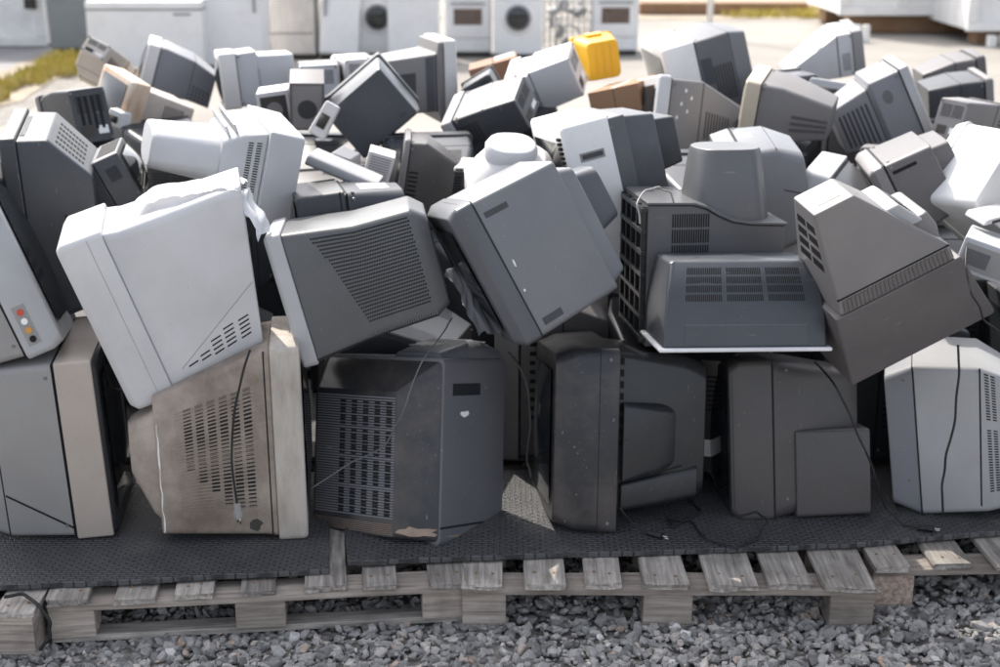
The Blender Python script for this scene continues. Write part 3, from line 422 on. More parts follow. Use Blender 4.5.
# ------------------------------------------------------------------ the sets
CAM = Vector((0, 0, 2.0)); CAMROT = (R(90-17.5), 0, 0)
class Set:
    """one discarded set or box: an Empty at its lowest point and one mesh per part"""
    def __init__(self, key, name, label, cat='television', group=None, spec=None, pose=None):
        sp = spec or TVS[key]; loc, rot, s = pose or POSES[key]; self.s = s
        self.parts = sp['parts']; Rm = Euler(rot, 'XYZ').to_matrix(); self.Rm = Rm; loc = Vector(loc)
        cs = [Vector((x*s[0], q[0]*s[1], z*s[2])) for p in self.parts for q in p[2] for x in q[1:3] for z in q[3:5]]
        w = [Rm @ c+loc for c in cs]
        base = Vector((sum(p.x for p in w)/len(w), sum(p.y for p in w)/len(w), min(p.z for p in w)))
        self.off = Rm.transposed() @ (loc-base); self.loc = loc
        self.root = empty(name, base, rot); tag(self.root, label, cat, group); self.objs = []
        for i, (pn, mt, secs) in enumerate(self.parts):
            bm = bmesh.new(); loft(bm, secs, self.f)
            self.objs.append(link(pn, bm, mt, self.root, bevel=.005, seg=3))
        first = self.parts[0]
        if first[0] == 'front_bezel': self.screen(first[2][0])
    def f(self, p):
        return Vector((p[0]*self.s[0], p[1]*self.s[1], p[2]*self.s[2]))+self.off
    def screen(self, q):
        y, x0, x1, z0, z1, r = q[:6]; iw = (x1-x0)*.09; ih = (z1-z0)*.10
        y -= .004; n = self.Rm @ Vector((0, -1, 0)); c = self.Rm @ Vector((0, y*self.s[1], 0))+self.loc
        if n.dot(CAM-c) < .02: return
        bm = bmesh.new(); N = 9; g = []
        for i in range(N):
            row = []
            for j in range(N):
                u = i/(N-1)*2-1; v = j/(N-1)*2-1
                row.append(bm.verts.new(self.f((x0+iw+(x1-x0-2*iw)*(u+1)/2, y-.002-.016*(1-u*u)*(1-v*v), z0+ih+(z1-z0-2*ih)*(v+1)/2))))
            g.append(row)
        for i in range(N-1):
            for j in range(N-1): bm.faces.new((g[i][j], g[i+1][j], g[i+1][j+1], g[i][j+1]))
        link('screen', bm, 'screen_glass', self.root)
    def surf(self, part, seg, side):
        secs = self.parts[part][2]
        if side in ('back', 'front'):
            q = secs[-1] if side == 'back' else secs[0]; y, x0, x1, z0, z1, r = q[:6]; ks = q[6] if len(q) > 6 else 0; kx = q[7] if len(q) > 7 else 0
            fn = lambda u, v: self.f((x0+(x1-x0)*u, y+ks*(z0+(z1-z0)*v), z0+(z1-z0)*v+kx*(x0+(x1-x0)*u)))
            return fn, Vector((0, 1 if side == 'back' else -1, 0))
        a, b = secs[seg], secs[seg+1]
        def P3(q, v):
            ks = q[6] if len(q) > 6 else 0
            z = q[3]+(q[4]-q[3])*v if side in 'LR' else (q[4] if side == 'T' else q[3])
            x = q[1] if side == 'L' else q[2] if side == 'R' else q[1]+(q[2]-q[1])*v
            return (x, q[0]+ks*z, z+(q[7]*x if len(q) > 7 else 0))
        def fn(u, v):
            p, q = Vector(P3(a, v)), Vector(P3(b, v)); return self.f(p+(q-p)*u)
        e1 = fn(1, .5)-fn(0, .5); e2 = fn(.5, 1)-fn(.5, 0); n = e1.cross(e2).normalized()
        o = {'L': Vector((-1, 0, 0)), 'R': Vector((1, 0, 0)), 'T': Vector((0, 0, 1)), 'B': Vector((0, 0, -1))}[side]
        return fn, n if n.dot(o) > 0 else -n
    def quads(self, name, part, seg, side, qs, mat='vent_black', t=.0009, parent=None, bevel=0):
        fn, n = self.surf(part, seg, side); bm = bmesh.new()
        for q in qs:
            p = [fn(u, v) for u, v in q]
            a = [bm.verts.new(x-n*.003) for x in p]; b = [bm.verts.new(x+n*t) for x in p]; k = len(p)
            bm.faces.new(b)
            for i in range(k): bm.faces.new((a[i], a[(i+1) % k], b[(i+1) % k], b[i]))
        return link(name, bm, mat, parent or self.objs[part], bevel=bevel, smooth=False)
    def grid(self, name, part, seg, side, u0, u1, v0, v1, nu, nv, fu=.7, fv=.5, mask=None, skew=0.0, stag=False, **kw):
        qs = []; du = (u1-u0)/nu; dv = (v1-v0)/nv
        for i in range(nu):
            for j in range(nv):
                a = u0+du*i+du*(1-fu)/2 + (du/2 if stag and j % 2 else 0); b = v0+dv*j+dv*(1-fv)/2
                if mask and not mask(a+du*fu/2, b+dv*fv/2): continue
                a2, b2 = a+du*fu, b+dv*fv; s1 = skew*(a-u0); s2 = skew*(a2-u0)
                qs.append([(a, b+s1), (a2, b+s2), (a2, b2+s2), (a, b2+s1)])
        return self.quads(name, part, seg, side, qs, **kw)
    def rect(self, name, part, seg, side, u0, u1, v0, v1, **kw):
        return self.quads(name, part, seg, side, [[(u0, v0), (u1, v0), (u1, v1), (u0, v1)]], **kw)
    def seam(self, part, seg, side, a, b, w=.01, name='seam', mat='vent_black', t=.0005):
        d = Vector((b[0]-a[0], b[1]-a[1])); n = Vector((-d.y, d.x)).normalized()*w/2
        return self.quads(name, part, seg, side, [[(a[0]-n.x, a[1]-n.y), (b[0]-n.x, b[1]-n.y), (b[0]+n.x, b[1]+n.y), (a[0]+n.x, a[1]+n.y)]], mat=mat, t=t)
    def patch(self, name, part, seg, side, cu, cv, ru, rv, seed=1, mat='sticker', t=.0006, n=11, jag=.6):
        rr = random.Random(seed); q = []
        for i in range(n):
            a = 2*math.pi*i/n; k = 1-jag*.55+jag*rr.random(); q.append((cu+ru*k*math.cos(a), cv+rv*k*math.sin(a)))
        return self.quads(name, part, seg, side, [q], mat=mat, t=t)
    def screws(self, part, seg, side, pts, r=.006):
        fn, n = self.surf(part, seg, side)
        for u, v in pts:
            bm = bmesh.new(); c = fn(u, v)
            M = Matrix.Translation(c+n*.001) @ n.to_track_quat('Z', 'Y').to_matrix().to_4x4()
            bmesh.ops.create_cone(bm, cap_ends=True, segments=12, radius1=r, radius2=r*.8, depth=.004, matrix=M)
            link('screw', bm, 'screw_steel', self.objs[part], smooth=False)

    def facing(self, part, seg, side):
        fn, n = self.surf(part, seg, side); c = self.Rm @ fn(.5, .5)+self.root.location; return (self.Rm @ n).dot((CAM-c).normalized())
    def moulded(self, seed, vents=True):
        """seams, screw wells, slots and a rating label on the faces of the housing"""
        rr = random.Random(seed); names = [p[0] for p in self.parts]
        if 'rear_housing' not in names: return
        p = names.index('rear_housing'); ns = len(self.parts[p][2]); mt = self.parts[p][1]; sides = [(self.facing(p, 0, q), q) for q in 'LRTB']; sides.sort(reverse=True)
        for f_, q in sides[:2]:
            if f_ < .1: continue
            self.seam(p, 0, q, (.03, 0), (.03, 1), .03); self.screws(p, 0, q, [(.14, .07), (.14, .93)], .006)
            if ns > 2 and rr.random() < .7: self.seam(p, ns-2, q, (.02, .02), (.02, .98), .02)
        f_, q = sides[0]
        if vents and f_ > .15:
            sg = rr.randrange(ns-1); k = rr.randrange(3); a = rr.uniform(.1, .3); c = rr.uniform(.1, .35); d = c+rr.uniform(.35, .55)
            if k == 0: self.grid('vent_grille', p, sg, q, a, a+.55, c, d, 1, 9, 1, .45, t=.0006)
            elif k == 1: self.grid('vent_grille', p, sg, q, a, a+.6, c, d, 9, 1, .4, 1, t=.0006)
            else: self.grid('vent_grille', p, sg, q, a, a+.6, c, d, 5, 10, .75, .45, t=.0006)
        if self.facing(p, 0, 'back') > .15:
            self.grid('vent_grille', p, 0, 'back', .1, .9, .55, .88, 2, 8, .9, .45, t=.0006)
            self.rect('rating_label', p, 0, 'back', .12, .40, .15, .30, mat='sticker', t=.0006); self.rect('socket_plate', p, 0, 'back', .52, .86, .12, .34, mat='plinth_dark', t=.0012)
            self.screws(p, 0, 'back', [(.05, .06), (.95, .06), (.05, .94), (.95, .94)], .006)
        if rr.random() < .5 and sides[1][0] > .15: self.rect('sticker', p, 0, sides[1][1], .3, .55, .3, .45, mat='sticker', t=.0005)
# ------------------------------------------------------------------ world, sun, camera
w = bpy.data.worlds.new('World'); scene.world = w; w.use_nodes = True
nt = w.node_tree; bg = nt.nodes['Background']; sky = nt.nodes.new('ShaderNodeTexSky'); sky.sky_type = 'NISHITA'; sky.sun_disc = False
SUN = Vector((-.42, .74, .98)).normalized(); EL = math.asin(SUN.z)
sky.sun_elevation = EL; sky.sun_rotation = math.atan2(SUN.x, SUN.y); sky.altitude = 100; sky.air_density = .8; sky.dust_density = 4.0
hs = nt.nodes.new('ShaderNodeHueSaturation'); hs.inputs['Saturation'].default_value = .40; nt.links.new(sky.outputs[0], hs.inputs['Color']); nt.links.new(hs.outputs[0], bg.inputs[0]); bg.inputs[1].default_value = SKY_STRENGTH
ld = bpy.data.lights.new('sun', 'SUN'); ld.energy = SUN_STRENGTH; ld.angle = R(.55); ld.color = (1.0, .94, .85)
lo = bpy.data.objects.new('sun', ld); COL.objects.link(lo); lo.rotation_euler = SUN.to_track_quat('Z', 'Y').to_euler(); lo.location = (-8, 14, 20)
cd = bpy.data.cameras.new('camera'); co = bpy.data.objects.new('camera', cd); COL.objects.link(co)
co.location = CAM; co.rotation_euler = CAMROT; cd.sensor_width = 36; cd.lens = 50.4; cd.clip_end = 500; cd.clip_start = .05
cd.dof.use_dof = True; cd.dof.focus_distance = 3.62; cd.dof.aperture_fstop = FSTOP
scene.camera = co
scene.view_settings.view_transform = 'Standard'; scene.view_settings.look = 'None'; scene.view_settings.gamma = 1; scene.view_settings.exposure = EXPOSURE
scene.view_settings.use_curve_mapping = False
scene.render.filter_size = 1.1; scene.cycles.use_denoising = True; scene.cycles.max_bounces = 8

# ------------------------------------------------------------------ ground
GZ = -.018   # the gravel lies a little below the pallets' bottom boards
def sheet(name, poly, z, mat, kind='structure', sub=None):
    bm = bmesh.new(); bm.faces.new([bm.verts.new((x, y, z+GZ)) for x, y in poly])
    o = link(name, bm, mat, smooth=False, recalc=False)
    return tag(o, kind=kind)
def wavy(pts, amp, k=10, seed=3):
    rr = random.Random(seed); out = []
    for i, (a, b) in enumerate(zip(pts, pts[1:]+pts[:1])):
        for j in range(k):
            t = j/k; out.append((a[0]+(b[0]-a[0])*t+(rr.random()-.5)*amp*(j > 0), a[1]+(b[1]-a[1])*t+(rr.random()-.5)*amp*(j > 0)))
    return out
sheet('ground', [(-150, -40), (150, -40), (150, 260), (-150, 260)], 0, 'gravel_ground')
sheet('concrete_yard', wavy([(-4.6, 8.6), (60, 8.6), (60, 23.5), (-4.6, 23.5)], .35), .004, 'yard_concrete')
sheet('asphalt_road', [(-60, 10.5), (-5.75, 10.5), (-5.95, 30), (-60, 30)], .004, 'road_asphalt')
sheet('verge', wavy([(-5.75, 11), (-4.8, 11), (-5.05, 18.5), (-5.9, 18.5)], .18, 14), .008, 'dry_soil')
sheet('far_verge', wavy([(2.0, 23.6), (60, 23.6), (60, 34), (2.0, 34)], .3, 14), .008, 'dry_soil')
sheet('far_road', [(-5.9, 24.2), (2.0, 24.2), (2.0, 60), (-5.9, 60)], .006, 'yard_concrete')

def blades(name, spots, n, h, seed):
    rr = random.Random(seed); bm = bmesh.new()
    for _ in range(n):
        x0, x1, y0, y1 = spots[rr.randrange(len(spots))]
        x = x0+(x1-x0)*rr.random(); y = y0+(y1-y0)*rr.random(); a = rr.random()*6.28; l = h*(.4+.9*rr.random()); wv = .012+.012*rr.random()
        dx, dy = math.cos(a), math.sin(a); b = l*.5*rr.random()
        v = [bm.verts.new((x-dy*wv, y+dx*wv, 0)), bm.verts.new((x+dy*wv, y-dx*wv, 0)), bm.verts.new((x+dx*b*.4+dy*wv*.6, y+dy*b*.4-dx*wv*.6, l*.6)), bm.verts.new((x+dx*b, y+dy*b, l))]
        bm.faces.new((v[0], v[1], v[2])); bm.faces.new((v[0], v[2], v[3]))
    return tag(link(name, bm, 'dry_grass', smooth=False, recalc=False), 'low yellow green dry grass along the edges of the yard', 'grass', kind='stuff')
spots = []
rr = random.Random(5)
for i in range(34):
    t = rr.random(); y = 12.5+5.4*t; x = -5.22-.1*t+rr.gauss(0, .13); spots.append((x-.12, x+.12, y-.3, y+.3))
for i in range(26):
    y = 23.9+rr.random()*1.6; x = 3.9+rr.random()*3.2; spots.append((x-.3, x+.3, y-.3, y+.3))
blades('grass', spots, 5200, .12, 4)

# gravel: individually modelled stones in one heap of stuff
def gravel():
    rr = random.Random(11); verts = []; faces = []; tint = []
    base = []
    for k in range(14):
        bm = bmesh.new(); bmesh.ops.create_icosphere(bm, subdivisions=1, radius=1)
        for v in bm.verts: v.co *= .62+.55*rr.random()
        sx, sy, sz = .9+.5*rr.random(), .65+.3*rr.random(), .45+.3*rr.random()
        for v in bm.verts: v.co = Vector((v.co.x*sx, v.co.y*sy, v.co.z*sz))
        bm.verts.ensure_lookup_table()
        base.append(([v.co.copy() for v in bm.verts], [[v.index for v in f.verts] for f in bm.faces])); bm.free()
    def put(x, y, z, s, tv):
        vs, fs = base[rr.randrange(14)]; M = Euler((rr.gauss(0, .5), rr.gauss(0, .5), rr.random()*6.28)).to_matrix(); o = len(verts)
        for v in vs: verts.append(M @ (v*s)+Vector((x, y, z+GZ)))
        for f in fs: faces.append([i+o for i in f]); tint.append(tv)
    def h(x, y): return .01*math.sin(x*5+1)*math.sin(y*7)+.01*math.sin(x*13+y*9)
    for _ in range(20000):
        y = 2.55+(rr.random()**1.15)*1.75; hw = .42*y+.15; x = (rr.random()*2-1)*hw
        s = .0080+.0155*rr.random()**1.7
        if rr.random() < .025: s *= 1.6
        put(x, y, h(x, y)*.4+(.002 if 3.36 < y < 3.62 and -1.3 < x < 0 else .009)+s*.15+.007*rr.random(), s, min(1, max(0, rr.gauss(.42, .24))))
    put(-.545, 3.10, .005, .05, .97)
    for _ in range(5200):   # further off between and behind the pallets
        y = 4.3+rr.random()*6; x = (rr.random()*2-1)*(.42*y)
        put(x, y, .008, .014+.016*rr.random(), min(1, max(0, rr.gauss(.5, .25))))
    me = bpy.data.meshes.new('gravel'); me.from_pydata(verts, [], faces)
    at = me.attributes.new('tint', 'FLOAT', 'FACE'); at.data.foreach_set('value', tint)
    me.materials.append(MATS['stone']); o = bpy.data.objects.new('gravel', me); COL.objects.link(o)
    tag(o, 'loose grey crushed stone gravel around the pallets', 'gravel', kind='stuff')
gravel()

# ------------------------------------------------------------------ pallets and rubber mats
def pallet(label, origin, yaw, L=1.2, D=.8, boards=7, skid=True, z=0.0, chip=False, boards_at=None, bw=.105, tilt=0.0, widths=None):
    t = empty('pallet', (origin[0], origin[1], z), (0, tilt, yaw)); tag(t, label, 'pallet', 'pallets under the heap')
    rr = random.Random(int(origin[0]*100)+17)
    xs = boards_at or [i*(L-bw)/(boards-1) for i in range(boards)]
    for i, x in enumerate(xs):
        bm = bmesh.new(); e = rr.uniform(-.012, .022); b = widths[i] if widths else bw*rr.uniform(.88, 1.12); hh = rr.uniform(-.002, .0035); x += rr.uniform(-.012, .012)*(0 < i < len(xs)-1)*(not widths); sk = rr.uniform(-.012, .012)
        box(bm, x, x+b, -.010-e*.6, D+.01, .122, .1415+hh, lambda p: (p[0]+sk*(p[1]/D), p[1]+(p[0]-x)*sk*3*(p[1] < 0), p[2]))
        bmesh.ops.subdivide_edges(bm, edges=bm.edges[:], cuts=2, use_grid_fill=True)
        for v in bm.verts:
            v.co += Vector(((rr.random()-.5)*.008, (rr.random()-.5)*.012, (rr.random()-.5)*.0035))
        db = link('deck_board', bm, 'wood_grey', t, bevel=.003)
        if D > .7 and origin[1] < 4:
            for q in (.3, .72):
                bm = bmesh.new(); bmesh.ops.create_cone(bm, cap_ends=True, segments=8, radius1=.0042, radius2=.0042, depth=.003, matrix=Matrix.Translation((x+b*(q+rr.uniform(-.06, .06)), .045+rr.uniform(-.015, .015), .1425+hh))); link('nail', bm, 'rust_brown', db, smooth=False)
    for y in (0, D/2-.05, D-.1):
        bm = bmesh.new(); box(bm, 0, L, y, y+.10, .10, .1215)
        bmesh.ops.subdivide_edges(bm, edges=bm.edges[:], cuts=3, use_grid_fill=True)
        for v in bm.verts: v.co += Vector((0, (rr.random()-.5)*.004, (rr.random()-.5)*.003))
        link('stringer', bm, 'wood_warm' if y == 0 else 'wood_grey_long', t, bevel=.003)
        for x in (0, L/2-.07, L-.125):
            bm = bmesh.new(); box(bm, x, x+(.14 if x and x < L-.2 else .125), y+.003, y+.10, .017 if skid else .006, .0995)
            link('block', bm, 'chipboard' if chip else 'wood_warm', t, bevel=.004)
        if skid:
            bm = bmesh.new(); box(bm, 0, L, y+.018, y+.080, -.004, .0165); link('bottom_board', bm, 'wood_grey_long', t, bevel=.003)
    if not skid:
        for x in (0, L/2-.07, L-.125):
            bm = bmesh.new(); box(bm, x, x+(.14 if 0 < x < L-.2 else .125), .008, D, -.02, .0055); link('bottom_board', bm, 'wood_grey', t, bevel=.003)
    return t
pallet('front left wooden pallet with a bottom board along its face and three square blocks', (-1.25, 3.455), R(6.2), L=1.16)
pallet('front middle wooden pallet with long bare slanting deck boards and open feet', (-.108, 3.56), R(-.3), L=1.17, skid=False, boards_at=[0, .178, .348, .513, .694, .867, 1.02], widths=[.115, .113, .105, .127, .14, .12, .147])
pallet('front right wooden pallet with a reddish chipboard corner block, set a little further back', (1.085, 3.67), R(2.5), L=1.2, skid=False, chip=True)
pallet('weathered pallet end cut off by the left edge of the photo at the bottom corner', (-2.47, 3.37), R(1), L=1.2, skid=False, boards_at=[0, .3, .6, .9, 1.095])
for i, (x, y) in enumerate([(-2.05, 4.46), (-.8, 4.46), (.45, 4.46), (1.68, 4.50), (-2.3, 5.4), (-1.05, 5.4), (.2, 5.4), (1.45, 5.4), (-2.3, 6.3), (-1.05, 6.3), (.2, 6.3), (1.45, 6.3)]):
    pallet('wooden pallet buried beneath the back half of the heap', (x, y), R(rnd.uniform(-1.5, 1.5)), L=1.2, skid=True, boards=6)
def mat(label, poly, z=.146, th=.018, seed=1):
    bm = bmesh.new(); rr = random.Random(seed); P_ = []
    for a, b in zip(poly, poly[1:]+poly[:1]):
        for j in range(12):
            t = j/12; P_.append((a[0]+(b[0]-a[0])*t, a[1]+(b[1]-a[1])*t+(rr.random()-.5)*.006))
    lo_ = [bm.verts.new((x, y, z)) for x, y in P_]; hi_ = [bm.verts.new((x, y, z+th)) for x, y in P_]
    bm.faces.new(lo_[::-1]); bm.faces.new(hi_)
    for i in range(len(P_)): bm.faces.new((lo_[i], lo_[(i+1) % len(P_)], hi_[(i+1) % len(P_)], hi_[i]))
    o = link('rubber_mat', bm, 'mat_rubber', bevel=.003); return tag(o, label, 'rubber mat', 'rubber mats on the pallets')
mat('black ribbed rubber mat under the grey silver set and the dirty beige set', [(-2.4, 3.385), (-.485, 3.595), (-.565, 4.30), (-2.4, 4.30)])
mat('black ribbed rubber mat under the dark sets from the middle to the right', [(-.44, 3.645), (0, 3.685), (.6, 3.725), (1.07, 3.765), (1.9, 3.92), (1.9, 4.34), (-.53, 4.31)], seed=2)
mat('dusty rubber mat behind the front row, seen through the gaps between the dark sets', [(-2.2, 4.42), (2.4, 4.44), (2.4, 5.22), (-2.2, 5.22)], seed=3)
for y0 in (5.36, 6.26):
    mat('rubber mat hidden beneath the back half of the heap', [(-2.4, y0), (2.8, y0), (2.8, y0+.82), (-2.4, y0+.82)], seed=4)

# ------------------------------------------------------------------ the heap
G = 'discarded tube sets in the heap'
AUTO = dict(A1=0, A0=1, C2=0, C6=0, C7=1, C8=0, C5=0)
def T(key, label, name='television', cat='television', group=G):
    o = Set(key, name, label, cat, group)
    if key in AUTO: o.moulded(len(key)+ord(key[1]), bool(AUTO[key]))
    return o
# front row
o = T('A1', 'grey silver television with a wide beige edge strip, leftmost in the front row')
o.seam(2, 0, 'L', (0, .05), (1, .26), .014); o.seam(2, 0, 'L', (.02, 0), (.02, 1), .03)
o = T('A2', 'dirty beige television with rows of vent slits and a cream side strip')
o.grid('vent_grille', 1, 1, 'L', .06, .74, .16, .84, 6, 30, .66, .52, mask=lambda u, v: v > .10+.72*max(0, u-.22) and v < .92-.35*max(0, u-.45))
o.grid('rib', 1, 1, 'L', .05, .80, .16, .84, 1, 32, 1, .18, mat='beige_dirty', t=.002)
rr = random.Random(9); ed = [(.02+.78*k/14, .978+rr.uniform(-.008, .006), .003+.008*rr.random()*(k % 5 != 3)) for k in range(15)]
o.quads('split_edge', 1, 1, 'L', [[(a[1]-a[2], a[0]), (a[1]+a[2]*.6, a[0]), (b_[1]+b_[2]*.6, b_[0]), (b_[1]-b_[2], b_[0])] for a, b_ in zip(ed, ed[1:])], mat='sticker'); o.seam(1, 0, 'L', (.5, .0), (.5, 1), .12)
o.patch('grime_patch', 1, 1, 'L', .10, .06, .06, .03, 5, 'plinth_dark')
o = T('A3', 'black television seen from behind with a ribbed grille, below the perforated set')
o.grid('rib', 2, 0, 'back', .03, .97, .12, .965, 1, 46, 1, .42, mat='grey_mid', t=.0028)
o.grid('vent_grille', 2, 0, 'back', .03, .72, .135, .955, 5, 32, .46, .74, mask=lambda u, v: int((v-.135)/.82*32) % 8 not in (7,), t=.0034)
o.grid('rib', 2, 0, 'back', .03, .97, .012, .09, 1, 6, 1, .4, mat='dirt_paint', t=.0026)
o.rect('label_recess', 0, 1, 'L', .42, .86, .80, .865, mat='black_blue', t=.0012); o.patch('paint_chip', 0, 1, 'L', .66, .70, .06, .018, 2)
o.patch('dirt_patch', 0, 1, 'L', .35, .035, .5, .03, 8, 'dirt_paint', n=17); o.patch('dirt_patch', 2, 0, 'L', .5, .05, .5, .03, 9, 'dirt_paint', n=15)
o.grid('scuff', 0, 1, 'L', .1, .95, .08, .6, 7, 9, .05, .05, mask=lambda u, v: (math.sin(u*47+v*91)*43) % 1 > .62, mat='dirt_paint', t=.0006)
o.seam(0, 1, 'L', (0.02, .095), (1, .095), .012); o.patch('dust_film', 1, 0, 'T', .6, .35, .3, .3, 21, 'dust_top', n=22); o.patch('dust_film', 1, 1, 'T', .4, .7, .14, .25, 22, 'dust_top', n=18)  # pale dust patches paint sunlight onto the shaded top
o = T('A4', 'glossy black television facing left with a socket hump on its back, in the front row')
o.screws(0, 2, 'R', [(.5, .06), (.5, .94)]); o.seam(0, 1, 'R', (.98, .0), (.98, 1), .03)
o.grid('vent_grille', 1, 0, 'R', .02, .10, .40, .98, 1, 8, .9, .6); o.seam(1, 0, 'R', (.05, .17), (.98, .27), .014)
o = T('A5', 'dark brownish grey television with a square socket box low on its back')
o.screws(1, 0, 'R', [(.55, .95), (.5, .12)], .005); o.seam(0, 1, 'R', (.99, 0), (.99, 1), .03)
o = T('A6', 'pale grey television with a dark grey front shell, rightmost in the front row')
o.screws(0, 0, 'R', [(.65, .93), (.65, .22)], .005)
o.grid('vent_grille', 1, 1, 'R', .04, .32, .14, .59, 2, 24, .62, .5); o.grid('vent_grille', 1, 1, 'R', .04, .32, .65, .98, 2, 17, .62, .5)
o.grid('rib', 1, 1, 'R', .36, 1, .25, .98, 1, 26, 1, .3, mat='grey_light', t=.0016)
o.seam(1, 0, 'R', (.90, .05), (.985, 1), .025); o.seam(1, 0, 'R', (.0, .0), (.0, 1), .02)
# second layer
o = T('A0', 'light grey television with round coloured jacks, tilted at the left edge on the silver set')
j = o.rect('jack_plate', 0, 1, 'L', .25, .75, .06, .27, mat='grey_silver', t=.001)
for k, m_ in enumerate(('vent_black', 'orange_jack', 'sticker', 'red_jack')):
    o.patch('jack', 0, 1, 'L', .5, .09+.048*k, .12, .017, 40+k, m_, t=.006, n=16, jag=0)
o = T('B1', 'white tilted television with stepped rows of vent slits, leaning on the dirty beige set')
sl = []
for k, (n_, u0, v0) in enumerate([(1, .10, .10), (2, .26, .10), (4, .42, .10), (5, .58, .11), (5, .76, .12)]):
    for i in range(n_): sl.append([(u0, v0+.028*i-.01), (u0+.12, v0+.028*i), (u0+.12, v0+.028*i+.010), (u0, v0+.028*i)])
o.quads('vent_grille', 1, 1, 'R', sl); o.patch('screw_hole', 0, 1, 'R', .55, .05, .05, .011, 3, 'vent_black', jag=0)
o.seam(1, 1, 'R', (.02, .10), (.98, .42), .006, mat='grey_silver')
o.seam(0, 1, 'R', (.62, .02), (.62, .98), .012, mat='grey_silver')
o = T('B2', 'dark grey television with a finely perforated side and a pale front edge')
msk = lambda u, v: u > .05+.62*(1-v)**1.3
for sg in (0, 1):
    off = .0 if sg == 0 else .5
    o.grid('perforation', 1, sg, 'R', .04 if sg == 0 else 0, 1 if sg == 0 else .93, .15, .95, 28 if sg == 0 else 22, 25, .70, .46,
           mask=lambda u, v, sg=sg: (u*.49 if sg == 0 else .49+u*.41) > .10+.34*(1.05-v)**.62, stag=True)
    o.grid('rib', 1, sg, 'R', .15 if sg == 0 else 0, 1, .035, .085, 24, 1, .5, 1, mat='slate', t=.0015)
    o.seam(1, sg, 'R', (0, .02), (1, .02), .008)
o = T('B3', 'large slate blue television tipped on its corner, with a stepped back')
o.rect('handle_slot', 1, 0, 'R', .06, .34, .86, .90, mat='charcoal', t=.0008); o.rect('badge_slot', 1, 0, 'R', .08, .32, .06, .11, mat='charcoal', t=.0012)
o.seam(0, 1, 'R', (.96, 0), (.96, 1), .03); o.patch('scratch', 1, 0, 'R', .10, .52, .010, .03, 6, 'sticker'); o.patch('scratch', 1, 0, 'R', .06, .33, .014, .012, 7, 'sticker')
o.seam(0, 1, 'T', (.5, .2), (.5, .8), .02)
o = T('B5', 'slate television lying face down with three vented panels and a white lip')
for k in range(3):
    for r_ in range(4):
        o.grid('vent_grille', 1, 1, 'T', .14+.20*r_, .14+.20*r_+.15, .12+.265*k, .12+.265*k+.235, 1, 19, 1, .5)
o.rect('recess_panel', 1, 0, 'T', .06, .56, .13, .88, mat='slate_dark', t=.0012); o.seam(1, 0, 'T', (.06, .53), (.56, .53), .012)
o.seam(1, 0, 'T', (.56, .13), (.56, .88), .02, mat='grey_blue')
# the face down set with the tall neck behind it
s_ = POSES['B4'][2]
o = T('B4', 'slate television lying face down with a tall bucket shaped neck and a ribbed open side')
bpy.data.objects.remove(o.objs[0]); o.objs = []
bm = bmesh.new(); poly = [(-.205, 0), (-.205, .415), (-.07, .412), (-.035, .402), (.0, .382), (.045, .362), (.10, .353), (.205, .349), (.205, 0)]
prism(bm, poly, -.12, .12, o.f); body = link('rear_housing', bm, 'slate', o.root, bevel=.006); o.objs.append(body)
bm = bmesh.new(); prism(bm, [(-.207, .416), (-.207, .424), (-.07, .421), (-.03, .410), (.003, .391), (.048, .371), (.10, .362), (.209, .358), (.209, .350), (.10, .354), (.045, .363), (0, .383), (-.035, .403), (-.07, .413)], -.118, .126, o.f)
link('rim', bm, 'slate', o.root, bevel=.003)
bm = bmesh.new(); loft(bm, [(.33, -.07, .190, -.105, .105, .085), (.545, -.045, .160, -.085, .085, .075), (.562, -.040, .155, -.08, .08, .072)], o.f); link('neck_cover', bm, 'slate', o.root, bevel=.004)
bm = bmesh.new(); box(bm, -.185, -.095, .4155, .4195, -.09, .09, o.f); link('opening', bm, 'vent_black', body, smooth=False)
bm = bmesh.new()
for i in range(16):
    for j_ in range(4):
        x0 = -.132+.0070*i; y0 = .215+.045*j_; box(bm, x0, x0+.0034, y0, y0+.038, .117, .1212, o.f)
link('vent_grille', bm, 'vent_black', body, smooth=False)
bm = bmesh.new(); box(bm, -.2075, -.2055, .01, .405, -.115, .112, o.f); link('open_side', bm, 'vent_black', body, smooth=False)
bm = bmesh.new()
for i in range(7): box(bm, -.222, -.2055, .02+.062*i, .034+.062*i, -.118, .118, o.f)
for i in range(5): box(bm, -.2205, -.206, .012, .41, -.118+.056*i, -.110+.056*i, o.f)
link('lattice_rib', bm, 'black', body, bevel=.002)
o = T('B6', 'big taupe television tipped forward with a slatted band and a label on its end')
o.grid('rib', 1, 0, 'L', .08, .92, .03, .97, 1, 26, 1, .62, mat='taupe_dark', t=.0035); o.seam(1, 1, 'L', (.012, 0), (.012, 1), .02)
o.rect('label', 1, 1, 'back', .25, .75, .25, .78, mat='slate', t=.001); o.rect('label_print', 1, 1, 'back', .36, .62, .38, .66, mat='sticker', t=.002)
o.grid('vent_grille', 1, 1, 'B', .25, .85, .15, .9, 4, 2, .6, .8); o.grid('keypad', 3, 0, 'T', .15, .9, .08, .5, 6, 6, .5, .5); o.rect('display', 3, 0, 'T', .15, .8, .6, .94, mat='charcoal', t=.001)
o = T('B8', 'charcoal television with a slatted sloping back and a white sticker, behind the left edge set')
o.grid('vent_grille', 1, 1, 'T', .14, .80, .18, .92, 9, 5, .72, .40, t=.001)
o.grid('vent_grille', 1, 1, 'R', .15, .8, .30, .62, 1, 4, .9, .62); o.rect('sticker', 1, 0, 'T', .30, .72, .35, .62, mat='sticker', t=.0012)
o.grid('rib', 1, 0, 'T', .05, .22, .2, .85, 3, 1, .5, 1, mat='charcoal_top', t=.003)
o = T('B9', 'small open backed charcoal television with exposed insides, beside the sticker set')
